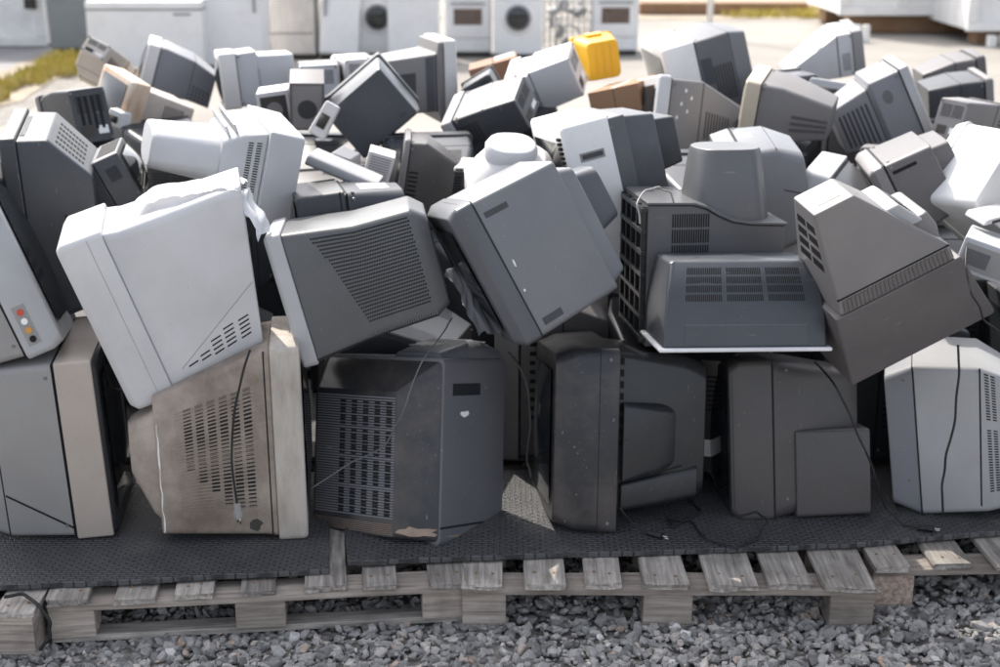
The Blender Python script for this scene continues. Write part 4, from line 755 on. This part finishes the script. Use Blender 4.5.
o.rect('opening', 0, 0, 'T', .1, .85, .15, .9); o.grid('vent_grille', 0, 0, 'L', .25, .7, .55, .8, 9, 1, .5, 1)
# third rank
o = T('C1', 'pale blue grey television showing its long rounded neck and ribbed shoulder, near the left')
o.grid('vent_grille', 1, 0, 'L', .15, .85, .12, .9, 2, 26, .6, .5); o.grid('fin', 1, 1, 'T', .1, .9, .05, .95, 2, 1, .25, 1, mat='pale_blue_grey', t=.03)
o = T('C2', 'charcoal television with a rounded back, lying behind the perforated set')
o.rect('label', 1, 0, 'T', .3, .8, .25, .75, mat='grey_silver', t=.001); o.seam(0, 0, 'R', (.9, 0), (.9, 1), .03); o.rect('handle_slot', 1, 0, 'R', .4, .85, .55, .66, mat='vent_black')
o = T('C4', 'pale rounded monitor lying on its screen behind the tipped slate blue set', 'monitor', 'monitor')
o.grid('vent_grille', 1, 1, 'B', .2, .8, .2, .8, 7, 3, .6, .5); o.seam(1, 0, 'L', (.1, .1), (.1, .9), .08, mat='grey_mid')
o = T('C5', 'white fronted television with dark stepped back sections, standing tilted above the tipped slate set')
o.rect('handle_recess', 0, 1, 'R', .22, .78, .74, .80, mat='grey_silver', t=.0015); o.rect('handle_slot', 0, 1, 'R', .27, .74, .755, .787, mat='charcoal', t=.0025)
o.grid('connector', 0, 0, 'front', .90, .985, .55, .95, 2, 12, .6, .6, mat='vent_black', t=.010)
o = T('C6', 'bluish grey television with a curved top and a dark seam, behind the bucket shaped neck')
o.seam(1, 0, 'T', (.05, .02), (.05, .98), .03); o.seam(1, 1, 'R', (.1, .6), (.9, .55), .012)
o = T('C7', 'grey television with a light front and dark tapered back, beside the slotted taupe set')
o = T('C8', 'tilted taupe television with a dark slot in its side and a pale top')
o.rect('handle_slot', 1, 0, 'R', .12, .62, .84, .885); o.seam(0, 1, 'T', (.9, 0), (.9, 1), .08, mat='slate')
o.patch('sticker', 0, 1, 'T', .2, .85, .2, .06, 4, 'taupe_cream')
# far half
FG = 'discarded sets in the blurred back half of the heap'
def D(key, label, name='television', cat='television'):
    o = Set(key, name, label, cat, FG); (key in ('d11', 'd18')) or o.moulded(int(''.join(c for c in key if c.isdigit()))*7+len(key), key in ('d1', 'd6', 'd7', 'd8', 'd9', 'd13', 'd15', 'd16', 'd20', 'd20b', 'd21', 'd23', 'd24', 'd26', 'd4'))
    return o
o = D('d1', 'taupe monitor with a cream front strip and scattered white marks, right of the brown carton', 'monitor', 'monitor')
for k in range(5): o.patch('mark', 1, 0, 'R', .3+.1*k, .55+.08*((k*7) % 5), .03, .025, k, 'sticker')
o = D('d2', 'slate television with a white front and long vent slots, behind the marked taupe monitor')
o.grid('vent_grille', 1, 0, 'R', .4, .95, .15, .62, 7, 1, .4, 1, t=.001); o.rect('panel', 1, 0, 'R', .1, .4, .4, .75, mat='slate_dark', t=.001)
o = D('d3', 'taupe monitor with a yellowed front label, between the two vented sets', 'monitor', 'monitor')
o.grid('vent_grille', 1, 1, 'R', .25, .95, .2, .6, 1, 3, 1, .5, mat='taupe_dark', t=.002); o.rect('sticker', 0, 0, 'R', -.4, .9, .3, .9, mat='taupe_cream', t=.001)
o = D('d4', 'white sloping backed television standing highest at the right, against the pale yard')
o.seam(1, 1, 'T', (.35, .02), (.35, .98), .10, mat='grey_light')
o = D('d5', 'grey television with a pale front edge, upright vent slots and a round speaker grille')
o.grid('vent_grille', 1, 2, 'L', .1, .9, .12, .8, 7, 1, .45, 1, t=.001, mat='charcoal'); o.patch('speaker_holes', 1, 0, 'L', .62, .72, .16, .10, 12, 'slate', n=24, jag=.05)
o = D('d6', 'dark television with a pale dusty top and a taupe front, at the right edge'); o.grid('vent_grille', 1, 0, 'L', .2, .9, .3, .7, 7, 1, .5, 1)
o = D('d7', 'low brown black television with a dusty top, rearmost at the right edge')
o = D('d8', 'taupe television with a bluish rounded top corner, in front of the dark dusty topped set')
o = D('d9', 'small charcoal television in front of the white sloping backed set'); o.rect('label', 1, 0, 'T', .3, .7, .3, .7, mat='slate')
o = D('d13', 'white tilted monitor with a notched top, left of the yellow set', 'monitor', 'monitor')
o = D('d15', 'small charcoal box shaped set perched on the larger dark tilted set', 'monitor', 'monitor')
o = D('d16', 'dark tilted television with a dusty front rim, below the small charcoal box shaped set')
o = D('d17', 'taupe backed television with a tall pale front edge, below the stove at the centre')
o.rect('socket_plate', 1, 2, 'L', .38, .70, .2, .72, mat='charcoal', t=.0015); o.rect('panel', 1, 2, 'L', .05, .2, .05, .95, mat='slate_dark', t=.002)
o = D('d18', 'slate television balanced on one corner, before the set with the tall pale edge')
o.rect('handle_slot', 1, 1, 'back', .12, .22, .10, .16, mat='charcoal'); o.rect('handle_slot', 1, 1, 'back', .8, .9, .82, .88, mat='charcoal')
o = D('d21', 'pale blue grey television with a stepped back, below the white fridge at the left')
o = D('d22', 'grey television with a pale front and tapering vented back, before the chest freezer')
o.grid('vent_grille', 1, 2, 'R', .1, .9, .05, .45, 5, 4, .6, .5, mat='slate_dark', t=.001)
o = D('d23', 'cream grey monitor seen from behind, leftmost in front of the chest freezer', 'monitor', 'monitor')
o = D('d24', 'rust streaked cream monitor with a white top edge, near the left of the back half', 'monitor', 'monitor')
o = D('d25', 'charcoal television with upright slats on its back, leftmost of the back half')
o.grid('vent_grille', 1, 0, 'back', .15, .85, .25, .85, 4, 1, .5, 1, t=.001)
o = D('d26', 'dark brown television on its end with a sloping shoulder, below the corner balanced set')
o = D('d11', 'small bright yellow television standing on the brown carton')
o.rect('handle', 1, 0, 'T', .05, .3, .3, .7, mat='yellow', t=.012); o.grid('rib', 1, 0, 'back', .15, .85, .1, .9, 3, 1, .08, 1, mat='yellow', t=.003)
o = Set('d12', 'carton', 'brown cardboard carton under the small yellow television', 'carton'); o.seam(0, 0, 'T', (0, .5), (1, .5), .10, name='tape', mat='taupe_cream'); o.seam(0,0,'back',(.5,0),(.5,1),.01,name='fold')
o = Set('d14', 'carton', 'reddish brown carton left of the white notched monitor', 'carton'); o.seam(0, 0, 'T', (0, .5), (1, .5), .02, name='fold'); o.rect('flap', 0, 0, 'T', .05, .6, .05, .45, mat='grey_light', t=.002)
o = Set('d19', 'speaker', 'brown black speaker cabinet with one round cone, standing left of the corner balanced set', 'speaker')
o.patch('speaker_cone', 0, 0, 'back', .5, .45, .28, .2, 50, 'charcoal', t=.003, n=24, jag=0); o.rect('front_panel', 0, 0, 'back', .08, .92, .05, .95, mat='taupe_grey', t=.001)
o = Set('d19b', 'speaker', 'pale framed speaker cabinet with a dark open front, left of the brown black speaker', 'speaker')
o.rect('opening', 0, 0, 'back', .1, .9, .1, .88, mat='plinth_dark'); o.patch('speaker_cone', 0, 0, 'back', .5, .5, .25, .22, 51, 'taupe_grey', t=.004, n=24, jag=0)
o = D('d20', 'pale boxy monitor behind the speaker cabinets', 'monitor', 'monitor')
o = D('d20b', 'white rounded monitor behind the corner balanced set', 'monitor', 'monitor')
o = Set('C3', 'flat_panel', 'thin pale blue panel lying slanted behind the rounded charcoal set', 'panel'); o.seam(0, 0, 'T', (0, .9), (1, .9), .04, mat='grey_silver')
o = Set('d27', 'vent_box', 'small pale box with a fine grille right of the slanted pale blue panel', 'box'); o.grid('vent_grille', 0, 0, 'back', .12, .88, .1, .9, 1, 9, 1, .45, mat='grey_mid')
o = T('R1', 'rounded glaring white television at the right edge of the heap')
o = Set('R2', 'cabinet', 'pale blue grey flat recorder with a blue plug on top, at the right edge', 'recorder'); o.rect('front_panel', 0, 0, 'back', .1, .95, .12, .85, mat='grey_silver', t=.002); o.rect('window', 0, 0, 'back', .55, .9, .25, .7, mat='slate', t=.003)
# ------------------------------------------------------------------ sets buried in the lower layer, and unseen ones added for shade
def filler(x, y, w_, h_, yaw, k, z=.166):
    mats = [('grey_mid', 'grey_dark'), ('charcoal', 'charcoal_top'), ('grey_silver', 'slate'), ('black', 'black'), ('taupe_grey', 'taupe_dark'), ('beige_grey', 'beige_pale')][k % 6]
    sp = dict(parts=[('front_bezel', mats[0], [(0, -w_/2, w_/2, -h_/2, h_/2, .015), (.08, -w_/2, w_/2, -h_/2, h_/2, .015)]),
                     ('rear_housing', mats[1], [(.08, -w_/2+.01, w_/2-.01, -h_/2+.01, h_/2-.01, .015), (.22, -w_/2+.02, w_/2-.02, -h_/2+.01, h_/2-.02, .02), (.42, -w_*.3, w_*.3, -h_*.42, h_*.3, .02)])])
    b = Vector((math.sin(yaw), math.cos(yaw), 0)); u = Vector((0, 0, 1)); M = Matrix((b.cross(u), b, u)).transposed()
    o = Set('x', 'television', 'dark television wedged upright in the lower layer of the heap, mostly hidden, or an unseen one added to shade the right', 'television', 'sets wedged in the lower layer of the heap',
               spec=sp, pose=((x, y, z+h_/2), tuple(M.to_euler()), (1, 1, 1)))
    o.moulded(int(x*10+y*100)); return o
k = 0
for y, xs, h0 in ((4.62, (-1.75, -1.15, -.55, .05, .62, 1.2, 1.8), .56), (5.28, (-1.9, -1.3, -.7, -.1, .5, 1.1, 1.7), .70), (5.95, (-1.9, -1.3, -.7, -.1, .5, 1.1, 1.7, 2.3), .76), (6.65, (-2.1, -1.5, -.9, -.3, .3, .9, 1.5, 2.1, 2.6), .78)):
    for x in xs:
        k += 1; filler(x+rnd.uniform(-.06, .06), y+rnd.uniform(-.05, .05), .5+rnd.uniform(-.05, .06), h0+rnd.uniform(-.08, .06), R(rnd.choice((160, 185, 205, 90, 100))+rnd.uniform(-12, 12)), rnd.choice((1, 3, 1, 4)))
for x, y, z, yw, kk, hh in ((-.30, 5.62, .72, 170, 1, .36), (-1.12, 5.7, .70, 200, 3, .38), (.36, 6.0, .70, 190, 1, .36), (-.70, 5.35, .70, 160, 4, .30), (-1.55, 6.1, .72, 150, 1, .36), (1.22, 6.1, .72, 190, 3, .34), (1.62, 5.5, .70, 205, 4, .34), (.72, 5.45, .68, 175, 1, .36), (.05, 6.5, .76, 165, 3, .34), (-2.0, 6.3, .60, 190, 1, .38), (1.0, 5.1, .66, 160, 3, .34), (-.98, 4.95, .66, 185, 1, .34)):
    filler(x, y, .36, hh, R(yw), kk, z)
filler(2.02, 4.15, .55, .56, R(95), 0); filler(1.98, 4.2, .5, .5, R(170), 2, .73); filler(2.05, 4.2, .5, .45, R(120), 1, 1.24); filler(2.45, 4.5, .6, .6, R(150), 1); filler(2.4, 4.5, .5, .5, R(60), 3, .77)  # unseen sets added past the right end to shade the gravel

# ------------------------------------------------------------------ cords, film, small parts
def cord(pts, label, r=.0035, mat_='cable_black', plug=None, pmat='cable_black', name='power_cord'):
    base = Vector(pts[-1]); root = empty(name, base); tag(root, label, 'power cord', 'loose power cords')
    rr = random.Random(len(pts)+int(pts[0][0]*100)); kk = [Vector(p)-base for p in pts]; kk = [kk[0]]+[p for a, b in zip(kk[:-1], kk[1:]) for p in ((a+b)/2+Vector((rr.gauss(0, .0028), rr.gauss(0, .002), rr.gauss(0, .002) if (a-b).z > .03 else 0)), b)]
    bm = bmesh.new(); tube(bm, kk, r, 8, 7); link('cord', bm, mat_, root)
    if plug:
        d = Vector(plug).normalized(); u = d.orthogonal().normalized(); s = d.cross(u); bm = bmesh.new()
        M = lambda p: d*p[0]+u*p[1]+s*p[2]
        for a, b, h in ((0, .028, .010), (.024, .044, .0125)):
            loft(bm, [(a, -h*.7, h*.7, -h, h, .004), (b, -h*.75, h*.75, -h, h, .004)], lambda p: M((p[1], p[0], p[2])))
        pl = link('plug', bm, pmat, root, bevel=.001)
        bm = bmesh.new()
        for q in (-.0065, .0065): tube(bm, [M((.044, 0, q)), M((.064, 0, q))], .0022, 8, 2, False)
        link('prong', bm, 'metal', pl)
    return root
cord([(-0.7066, 3.76, 0.7656), (-0.7358, 3.735, 0.6695), (-0.7616, 3.73, 0.5503), (-0.7705, 3.725, 0.4291), (-0.7628, 3.725, 0.31)], 'black power cord hanging down the dirty beige set with its plug dangling', plug=(.05, -.0, -1), pmat='cable_grey')
cord([(-0.1451, 4.05, 0.7722), (-0.1638, 3.98, 0.756), (-0.2199, 3.74, 0.7365), (-0.2707, 3.7, 0.6072), (-0.3287, 3.72, 0.493), (-0.4315, 3.78, 0.4154), (-0.5543, 3.8, 0.3242)], 'thin grey power cord draped across the ribbed black set', .0022, 'slate')
cord([(0.3574, 3.82, 0.2507), (0.3955, 3.8307, 0.2), (0.4426, 3.8136, 0.172)], 'black power cord with bright prongs lying on the mat before the glossy black set', plug=(.9, -.5, -.03))
cord([(0.5991, 4.0519, 0.172), (0.6184, 3.9623, 0.172), (0.5192, 3.8551, 0.172), (0.5145, 3.9188, 0.172), (0.579, 3.8974, 0.172), (0.6083, 3.7796, 0.172), (0.6867, 3.7132, 0.172), (0.7656, 3.7796, 0.172), (0.8055, 3.8447, 0.2), (0.7621, 3.8149, 0.24), (0.7179, 3.8299, 0.22)], 'black power cord looping over the mat before the brownish grey set')
cord([(0.9498, 4.0, 0.6487), (0.9716, 3.84, 0.6352), (1.0094, 3.78, 0.5617), (1.0561, 3.75, 0.4591), (1.1008, 3.78, 0.3585), (1.1828, 3.9307, 0.2), (1.2224, 3.8761, 0.172), (1.2599, 3.8481, 0.172)], 'black power cord running down beside the square socket box to a plug on the mat', plug=(.95, -.2, 0))
cord([(1.3275, 3.86, 0.748), (1.3256, 3.82, 0.6699), (1.3207, 3.8, 0.5386), (1.3016, 3.79, 0.4332), (1.3024, 3.8, 0.3338), (1.3142, 3.8, 0.2404)], 'black power cord hanging down the pale grey set at the right')
cord([(1.2968, 3.78, 1.06), (1.276, 3.71, 1.0183), (1.2827, 3.66, 0.9557), (1.3227, 3.66, 0.8847), (1.3974, 3.7, 0.8261)], 'dark power cord over the corner of the big taupe set', .003, 'cable_black')
cord([(0.4022, 3.93, 1.0907), (0.3939, 3.95, 1.142), (0.4209, 4.0, 1.1725), (0.4646, 4.03, 1.1782), (0.501, 4.06, 1.1571), (0.5152, 4.07, 1.1219)], 'short grey cable arching above the ribbed open side of the slate set', .0028, 'cable_grey')
cord([(-1.3575, 3.4375, 0.16), (-1.3138, 3.4546, 0.16), (-1.2604, 3.42, 0.145), (-1.2255, 3.4, 0.1042), (-1.2282, 3.395, 0.061), (-1.2575, 3.39, 0.0239)], 'thick black cable bending over the corner of the left pallets', .005)
cord([(-1.1842, 3.95, 0.7094), (-1.1669, 3.92, 0.6445), (-1.1444, 3.9, 0.6013), (-1.0957, 3.88, 0.5929)], 'black cord in the gap between the silver set and the dirty beige set')
cord([(0.0235, 3.9, 0.7134), (0.0581, 3.85, 0.681), (0.0814, 3.83, 0.6141), (0.0877, 3.82, 0.4996), (0.0795, 3.82, 0.3986), (0.0912, 3.8, 0.3562)], 'black cord hanging in the gap left of the glossy black set')
cord([(0.6415, 3.9916, 0.3), (0.6788, 4.0518, 0.22), (0.7248, 4.0903, 0.172)], 'short black cord curving to the mat left of the brownish grey set')
def film(name, label, corners, seed, n=44, amp=.012, mat_='plastic_film', nrm=None):
    rr = random.Random(seed); bm = bmesh.new(); g = []
    ph = [(rr.uniform(3, 15), rr.uniform(3, 15), rr.random()*6, rr.random()) for _ in range(9)]
    a, b, c, d = [Vector(p) for p in corners]; nv = nrm or (b-a).cross(d-a).normalized()
    for i in range(n):
        row = []
        for j in range(n):
            u, v = i/(n-1), j/(n-1); p = a*(1-u)*(1-v)+b*u*(1-v)+c*u*v+d*(1-u)*v
            h_ = sum(abs(math.sin(fx*u+fy*v+p0))*k_ for fx, fy, p0, k_ in ph)/4.5
            row.append(bm.verts.new(p+nv*(h_*amp*2)+Vector((math.sin(v*9+ph[0][2])*.006, math.sin(u*11+ph[1][2])*.006, -.02*(abs(2*v-1)**4+abs(2*u-1)**6)))))
        g.append(row)
    for i in range(n-1):
        for j in range(n-1): bm.faces.new((g[i][j], g[i+1][j], g[i+1][j+1], g[i][j+1]))
    bmesh.ops.solidify(bm, geom=bm.faces[:], thickness=.0012)
    return tag(link(name, bm, mat_), label, 'plastic sheet')
film('plastic_sheet', 'crumpled white plastic film draped along the top of the white tilted set', [(-1.0198, 3.84, 1.1715), (-0.7236, 3.84, 1.2226), (-0.7381, 4.08, 1.1949), (-1.036, 4.08, 1.159)], 3, amp=.012)
film('plastic_sheet', 'narrow strip of white film hanging off the back corner of the white tilted set', [(-0.727, 3.86, 1.2242), (-0.7236, 4.0, 1.2107), (-0.6464, 3.95, 1.092), (-0.6648, 3.82, 1.1104)], 8, n=18, amp=.01)
film('plastic_sheet', 'torn grey white sheet hanging in the gap below the tipped slate set', [(-0.1525, 3.98, 0.965), (-0.1013, 4.05, 0.9684), (0.0176, 3.92, 0.7748), (-0.0583, 3.9, 0.8055)], 5, n=28, amp=.007, mat_='grey_mid')

def fragment(label, loc, size, m_, rot):
    root = empty('casing_piece', loc, rot); tag(root, label, 'casing piece', 'broken casing pieces'); a, b, d = size[0]/2, size[1]/2, size[2]/2
    bm = bmesh.new(); box(bm, -a, a, -d, d, -b, b, lambda p: (p[0]*(1-.18*(p[2] > 0)), p[1]*(1-.12*(p[0] > 0)), p[2])); link('shell', bm, m_, root, bevel=.008)
    bm = bmesh.new(); box(bm, -a*.55, a*.45, -d-.001, -d*.9, -b*.5, b*.3); link('recess', bm, 'plinth_dark', root)
fragment('white broken casing piece behind the small open backed set', (-1.6014, 5.9, 1.092), (0.08, 0.07, 0.08), 'white', (-0.13, 0.3, -0.48))
fragment('small white box beside the rust streaked monitor', (-1.7205, 6.2, 1.1252), (0.1, 0.06, 0.1), 'white_grey', (-0.05, -0.2, -0.41))
fragment('pale casing piece below the speaker cabinets', (-0.669, 5.35, 1.169), (0.07, 0.14, 0.05), 'grey_pale', (-0.22, 0.5, -0.12))
fragment('white casing corner right of the dark brown set on its end', (-0.0786, 4.95, 1.0667), (0.12, 0.03, 0.1), 'beige_pale', (0.21, 0.1, 0.36))
fragment('small grey casing piece under the corner balanced set', (-0.5698, 5.1, 1.0607), (0.1, 0.06, 0.1), 'grey_mid', (0.13, 0.3, -0.33))
fragment('white panel piece lying beside the pale rounded monitor', (-0.1331, 4.85, 1.0785), (0.05, 0.02, 0.06), 'white', (0.02, 0.0, -0.27))
fragment('pale casing block under the white sloping backed set', (1.5093, 6.4, 1.1332), (0.22, 0.1, 0.16), 'pale_blue_grey', (-0.16, 0.1, -0.47))
fragment('white casing piece below the slotted taupe set at the right', (1.6083, 4.95, 1.0595), (0.16, 0.1, 0.14), 'grey_pale', (-0.14, 0.2, 0.51))
fragment('crumpled pale casing piece at the right edge beside the flat recorder', (1.543, 4.3, 1.0372), (0.14, 0.02, 0.1), 'grey_pale', (0.16, -0.12, 0.37))


# ------------------------------------------------------------------ appliances and the yard beyond
AG = 'old appliances lined up across the yard'
def cabinet(bm, x0, x1, y0, y1, z0, z1): box(bm, x0, x1, y0, y1, z0, z1)
def appliance(name, label, cat, x, y, w_, h_, d_, mat_='appliance_white', yaw=0, lean=0, roll=0):
    t = empty(name, (x, y, -.012), (lean, roll, yaw)); tag(t, label, cat, AG)
    bm = bmesh.new(); box(bm, -w_/2, w_/2, 0, d_, .05, h_); link('body', bm, mat_, t, bevel=.012, seg=3)
    bm = bmesh.new(); box(bm, -w_/2+.02, w_/2-.02, .04, d_-.02, 0, .0495); link('plinth', bm, 'plinth_dark', t)
    return t
def disc(t, nm, mat_, x, z, r0, r1, y0, y1, n=40):
    bm = bmesh.new(); a = [bm.verts.new((x+r0*math.cos(6.28318*i/n), y0, z+r0*math.sin(6.28318*i/n))) for i in range(n)]
    b = [bm.verts.new((x+r1*math.cos(6.28318*i/n), y1, z+r1*math.sin(6.28318*i/n))) for i in range(n)]
    for i in range(n): bm.faces.new((a[i], a[(i+1) % n], b[(i+1) % n], b[i]))
    bm.faces.new(a[::-1]); bm.faces.new(b); return link(nm, bm, mat_, t, bevel=.004)
def pbox(t, nm, mat_, x0, x1, y0, y1, z0, z1, bevel=.004):
    bm = bmesh.new(); box(bm, x0, x1, y0, y1, z0, z1); return link(nm, bm, mat_, t, bevel=bevel)
def washer(label, x, y, yaw=0, w_=.60, cz=.50, turn=0, r=.17):
    t = appliance('washing_machine', label, 'washing machine', x, y, w_, .85, .55, yaw=yaw)
    dr = disc(t, 'door', 'appliance_white', 0, cz, r+.045, r+.02, -.001, -.035); disc(dr, 'door_rim', 'rim_grey', 0, cz, r, r-.015, -.036, -.045); disc(dr, 'door_glass', 'screen_glass', 0, cz, r-.03, r-.10, -.046, -.062)
    pbox(t, 'control_panel', 'appliance_white', -w_/2+.01, w_/2-.01, -.012, -.001, .73, .84); pbox(t, 'drawer', 'grey_pale', -w_/2+.03, -.08, -.02, -.0125, .745, .825)
    disc(t, 'knob', 'grey_silver', .14, .785, .035, .03, -.0125, -.04); return t
def stove(label, x, y, yaw=0):
    t = appliance('stove', label, 'stove', x, y, .60, .86, .6, yaw=yaw)
    dr = pbox(t, 'oven_door', 'appliance_white', -.28, .28, -.03, -.001, .24, .70); pbox(dr, 'window', 'oven_brown', -.18, .18, -.034, -.0305, .40, .60)
    hb = bmesh.new(); tube(hb, [(-.22, -.06, .665), (.22, -.06, .665)], .011, 10, 2, False); link('handle', hb, 'grey_silver', dr)
    pbox(t, 'drawer', 'appliance_white', -.28, .28, -.02, -.001, .07, .22); pbox(t, 'control_panel', 'grey_pale', -.295, .295, -.015, -.001, .73, .85)
    for i in range(5): disc(t, 'knob', 'rim_grey', -.2+.1*i, .79, .02, .017, -.0155, -.04, 20)
    pbox(t, 'hob', 'oven_brown', -.27, .27, .05, .55, .8605, .868); return t
def fridge(label, x, y, w_=.68, h_=1.7, mat_='appliance_white', yaw=0, lean=0, split=.62, hinge=1, roll=0):
    t = appliance('fridge', label, 'fridge', x, y, w_, h_, .6, mat_, yaw, lean, roll)
    for z0, z1 in ((.07, h_*split-.008), (h_*split+.008, h_-.01)):
        d = pbox(t, 'door', mat_, -w_/2+.004, w_/2-.004, -.05, -.002, z0, z1, .012)
        pbox(d, 'handle', 'grey_silver', -hinge*(w_/2-.07)-.012, -hinge*(w_/2-.07)+.012, -.08, -.051, z1-.4 if z0 < .1 else z0+.08, z1-.08 if z0 < .1 else z0+.34)
    return t
# x at the depth of the row: (px-500)/1400 * camera distance
def X(px, y, z=.3): return (px-500)/1400*(y*math.cos(R(17.5))+(2-z)*math.sin(R(17.5)))
t = appliance('chest_freezer', 'long white chest freezer with a raised lid edge and a small dark handle', 'chest freezer', X(146, 16.4), 16.4, 1.33, .72, .65)
pbox(t, 'lid', 'appliance_white', -.665, .665, -.02, .65, .735, .82, .015); pbox(t, 'handle', 'rim_grey', .34, .54, -.014, -.001, .665, .685); pbox(t, 'lid_seal', 'rim_grey', -.66, .66, .0, .64, .721, .734)
fridge('tall plain white fridge right of the chest freezer', X(233, 16.7), 16.7, w_=.70, h_=1.75, hinge=-1)
t = fridge('weathered beige grey fridge carcass with rusty hinges right of the tall white fridge', X(289, 17.9), 17.9, w_=.66, h_=1.6, mat_='appliance_old', split=.20)
for z in (.25, .62, 1.1): pbox(t, 'hinge', 'rust_brown', -.30, -.26, -.075, -.051, z, z+.06)
fridge('white fridge leaning backwards right of the weathered fridge carcass', X(338, 17.9), 17.9, w_=.5, h_=1.5, lean=R(-6), roll=R(3))
washer('white washing machine half hidden by the tall white cabinet, left of centre', X(378, 18.1), 18.1)
t = appliance('boiler', 'tall white water heater cabinet between the washing machine and the left stove', 'water heater', X(413, 17.6), 17.6, .62, 1.5, .5)
disc(t, 'knob', 'grey_silver', -.16, .80, .03, .02, -.001, -.02, 20); disc(t, 'knob', 'grey_silver', .16, .80, .03, .02, -.001, -.02, 20)
stove('white stove with a brown oven window, left of the complete washing machine', X(468, 18.2), 18.2)
washer('white washing machine standing alone with its whole round door showing', X(518, 18.0), 18.0, w_=.62, cz=.50)
stove('white stove with a brown oven window behind the yellow television', X(615, 18.4), 18.4)
# wire cage of scrap between the washer and the right stove
t = empty('wire_cage', (X(568, 18.4), 18.4, -.014)); tag(t, 'grey wire cage holding scrap between the washing machine and the right stove', 'wire cage')
bm = bmesh.new()
for i in range(9): tube(bm, [(-.3+.075*i, 0, .06), (-.3+.075*i, 0, 1.05)], .006, 6, 1, False); tube(bm, [(-.3+.075*i, .5, .06), (-.3+.075*i, .5, 1.05)], .006, 6, 1, False)
for j in range(9): tube(bm, [(-.3, 0, .06+.12*j), (.3, 0, .06+.12*j), (.3, .5, .06+.12*j), (-.3, .5, .06+.12*j), (-.3, 0, .06+.12*j)], .006, 6, 1, False)
link('frame', bm, 'grey_silver', t); rr = random.Random(2); bm = bmesh.new()
for i in range(34):
    a, b, c = rr.uniform(-.22, .22), rr.uniform(.06, .44), rr.uniform(.1, .95); q = rr.uniform(.03, .08); E = Euler((rr.random()*3, rr.random()*3, rr.random()*3)).to_matrix()
    box(bm, -q, q, -q*.6, q*.6, -q*.4, q*.4, lambda p: E @ Vector(p)+Vector((a, b, c)))
tag(link('scrap', bm, 'grey_light', t), kind='stuff')
bm = bmesh.new(); tube(bm, [(.05*math.cos(a)*3.2, -.08, .22+.17*math.sin(a)) for a in [i*.45 for i in range(15)]], .012, 8, 4); o = link('hose', bm, 'cable_grey', t)
t = appliance('cabinet', 'tall grey green metal cabinet left of the chest freezer', 'cabinet', X(71, 18.6), 18.6, .56, 1.7, .5, 'cabinet_teal', roll=R(-2))
pbox(t, 'door', 'cabinet_teal', -.26, .26, -.02, -.001, .08, 1.66); disc(t, 'vent', 'grey_mid', .14, .28, .07, .06, -.021, -.03); pbox(t, 'handle', 'rim_grey', -.2, -.17, -.05, -.021, .8, 1.0)
# white container behind the verge at the left
def container(label, x0, x1, y, z0, z1, depth, ribs, skirt=True):
    t = empty('container', (x0, y, -.02)); tag(t, label, 'container', 'white containers at the edge of the yard'); L = x1-x0
    pbox(t, 'side_wall', 'container_white', 0, L, 0, depth, z0, z1, .01)
    n = ribs
    for i in range(n+1): pbox(t, 'post', 'container_white', i*(L-.14)/n, i*(L-.14)/n+.14, -.07, -.002, z0+.10, z1, .01)
    pbox(t, 'sill', 'container_white', -.005, L+.005, -.085, -.002, z0-.02, z0+.095, .01)
    if skirt:
        pbox(t, 'skid', 'rust_brown', .2, L-.1, .12, .5, .008, z0-.021, .02); pbox(t, 'skid', 'rust_brown', .2, L-.1, depth-.5, depth-.1, .008, z0-.021, .02)
    return t
container('long white ribbed container on brown skids at the far right of the yard', X(838, 21.2), X(968, 21.2), 21.2, .30, 2.4, 2.2, 2)
t = container('white container cut off by the right edge of the photo, standing nearer', X(966, 19.6), X(966, 19.6)+2.6, 19.6, .22, 2.4, 2.2, 2)
for q in (.25, .42): pbox(t, 'foot', 'container_white', q, q+.1, -.3, -.15, .008, .16, .01)
t = container('big white container wall with a dark latch at the far left', -12.0, X(46, 19.4), 19.4, .04, 2.5, 2.2, 2, False)
pbox(t, 'latch', 'plinth_dark', 12+X(29, 19.4), 12+X(40, 19.4), -.13, -.071, .52, .66)
bm = bmesh.new(); loft(bm, [(0, -.045, .045, -.045, .045, .044), (2.6, -.04, .04, -.04, .04, .039)], lambda p: (p[0], p[2], p[1])); o = link('post', bm, 'container_white'); o.location = (X(710, 20.6), 20.6, -.016); tag(o, 'thin white upright post in the pale yard behind the heap', 'post')
bm = bmesh.new(); box(bm, 0, 2.9, 0, .3, 0, .2); o = link('kerb_wall', bm, 'rust_brown', bevel=.03); o.location = (X(640, 24.6), 24.6, -.012); tag(o, 'low pale brown wall along the far edge of the yard', 'wall')
for i, px in enumerate((858, 867)):
    bm = bmesh.new(); bmesh.ops.create_cone(bm, cap_ends=True, segments=20, radius1=.06, radius2=.05, depth=.24, matrix=Matrix.Translation((0, 0, .12))); o = link('bollard', bm, 'container_white', bevel=.01); o.location = (X(px, 20.0), 20.0, -.016)
    tag(o, ('stubby white marker stone before the long container, the left one', 'stubby white marker stone before the long container, the right one')[i], 'marker stone', 'white marker stones')
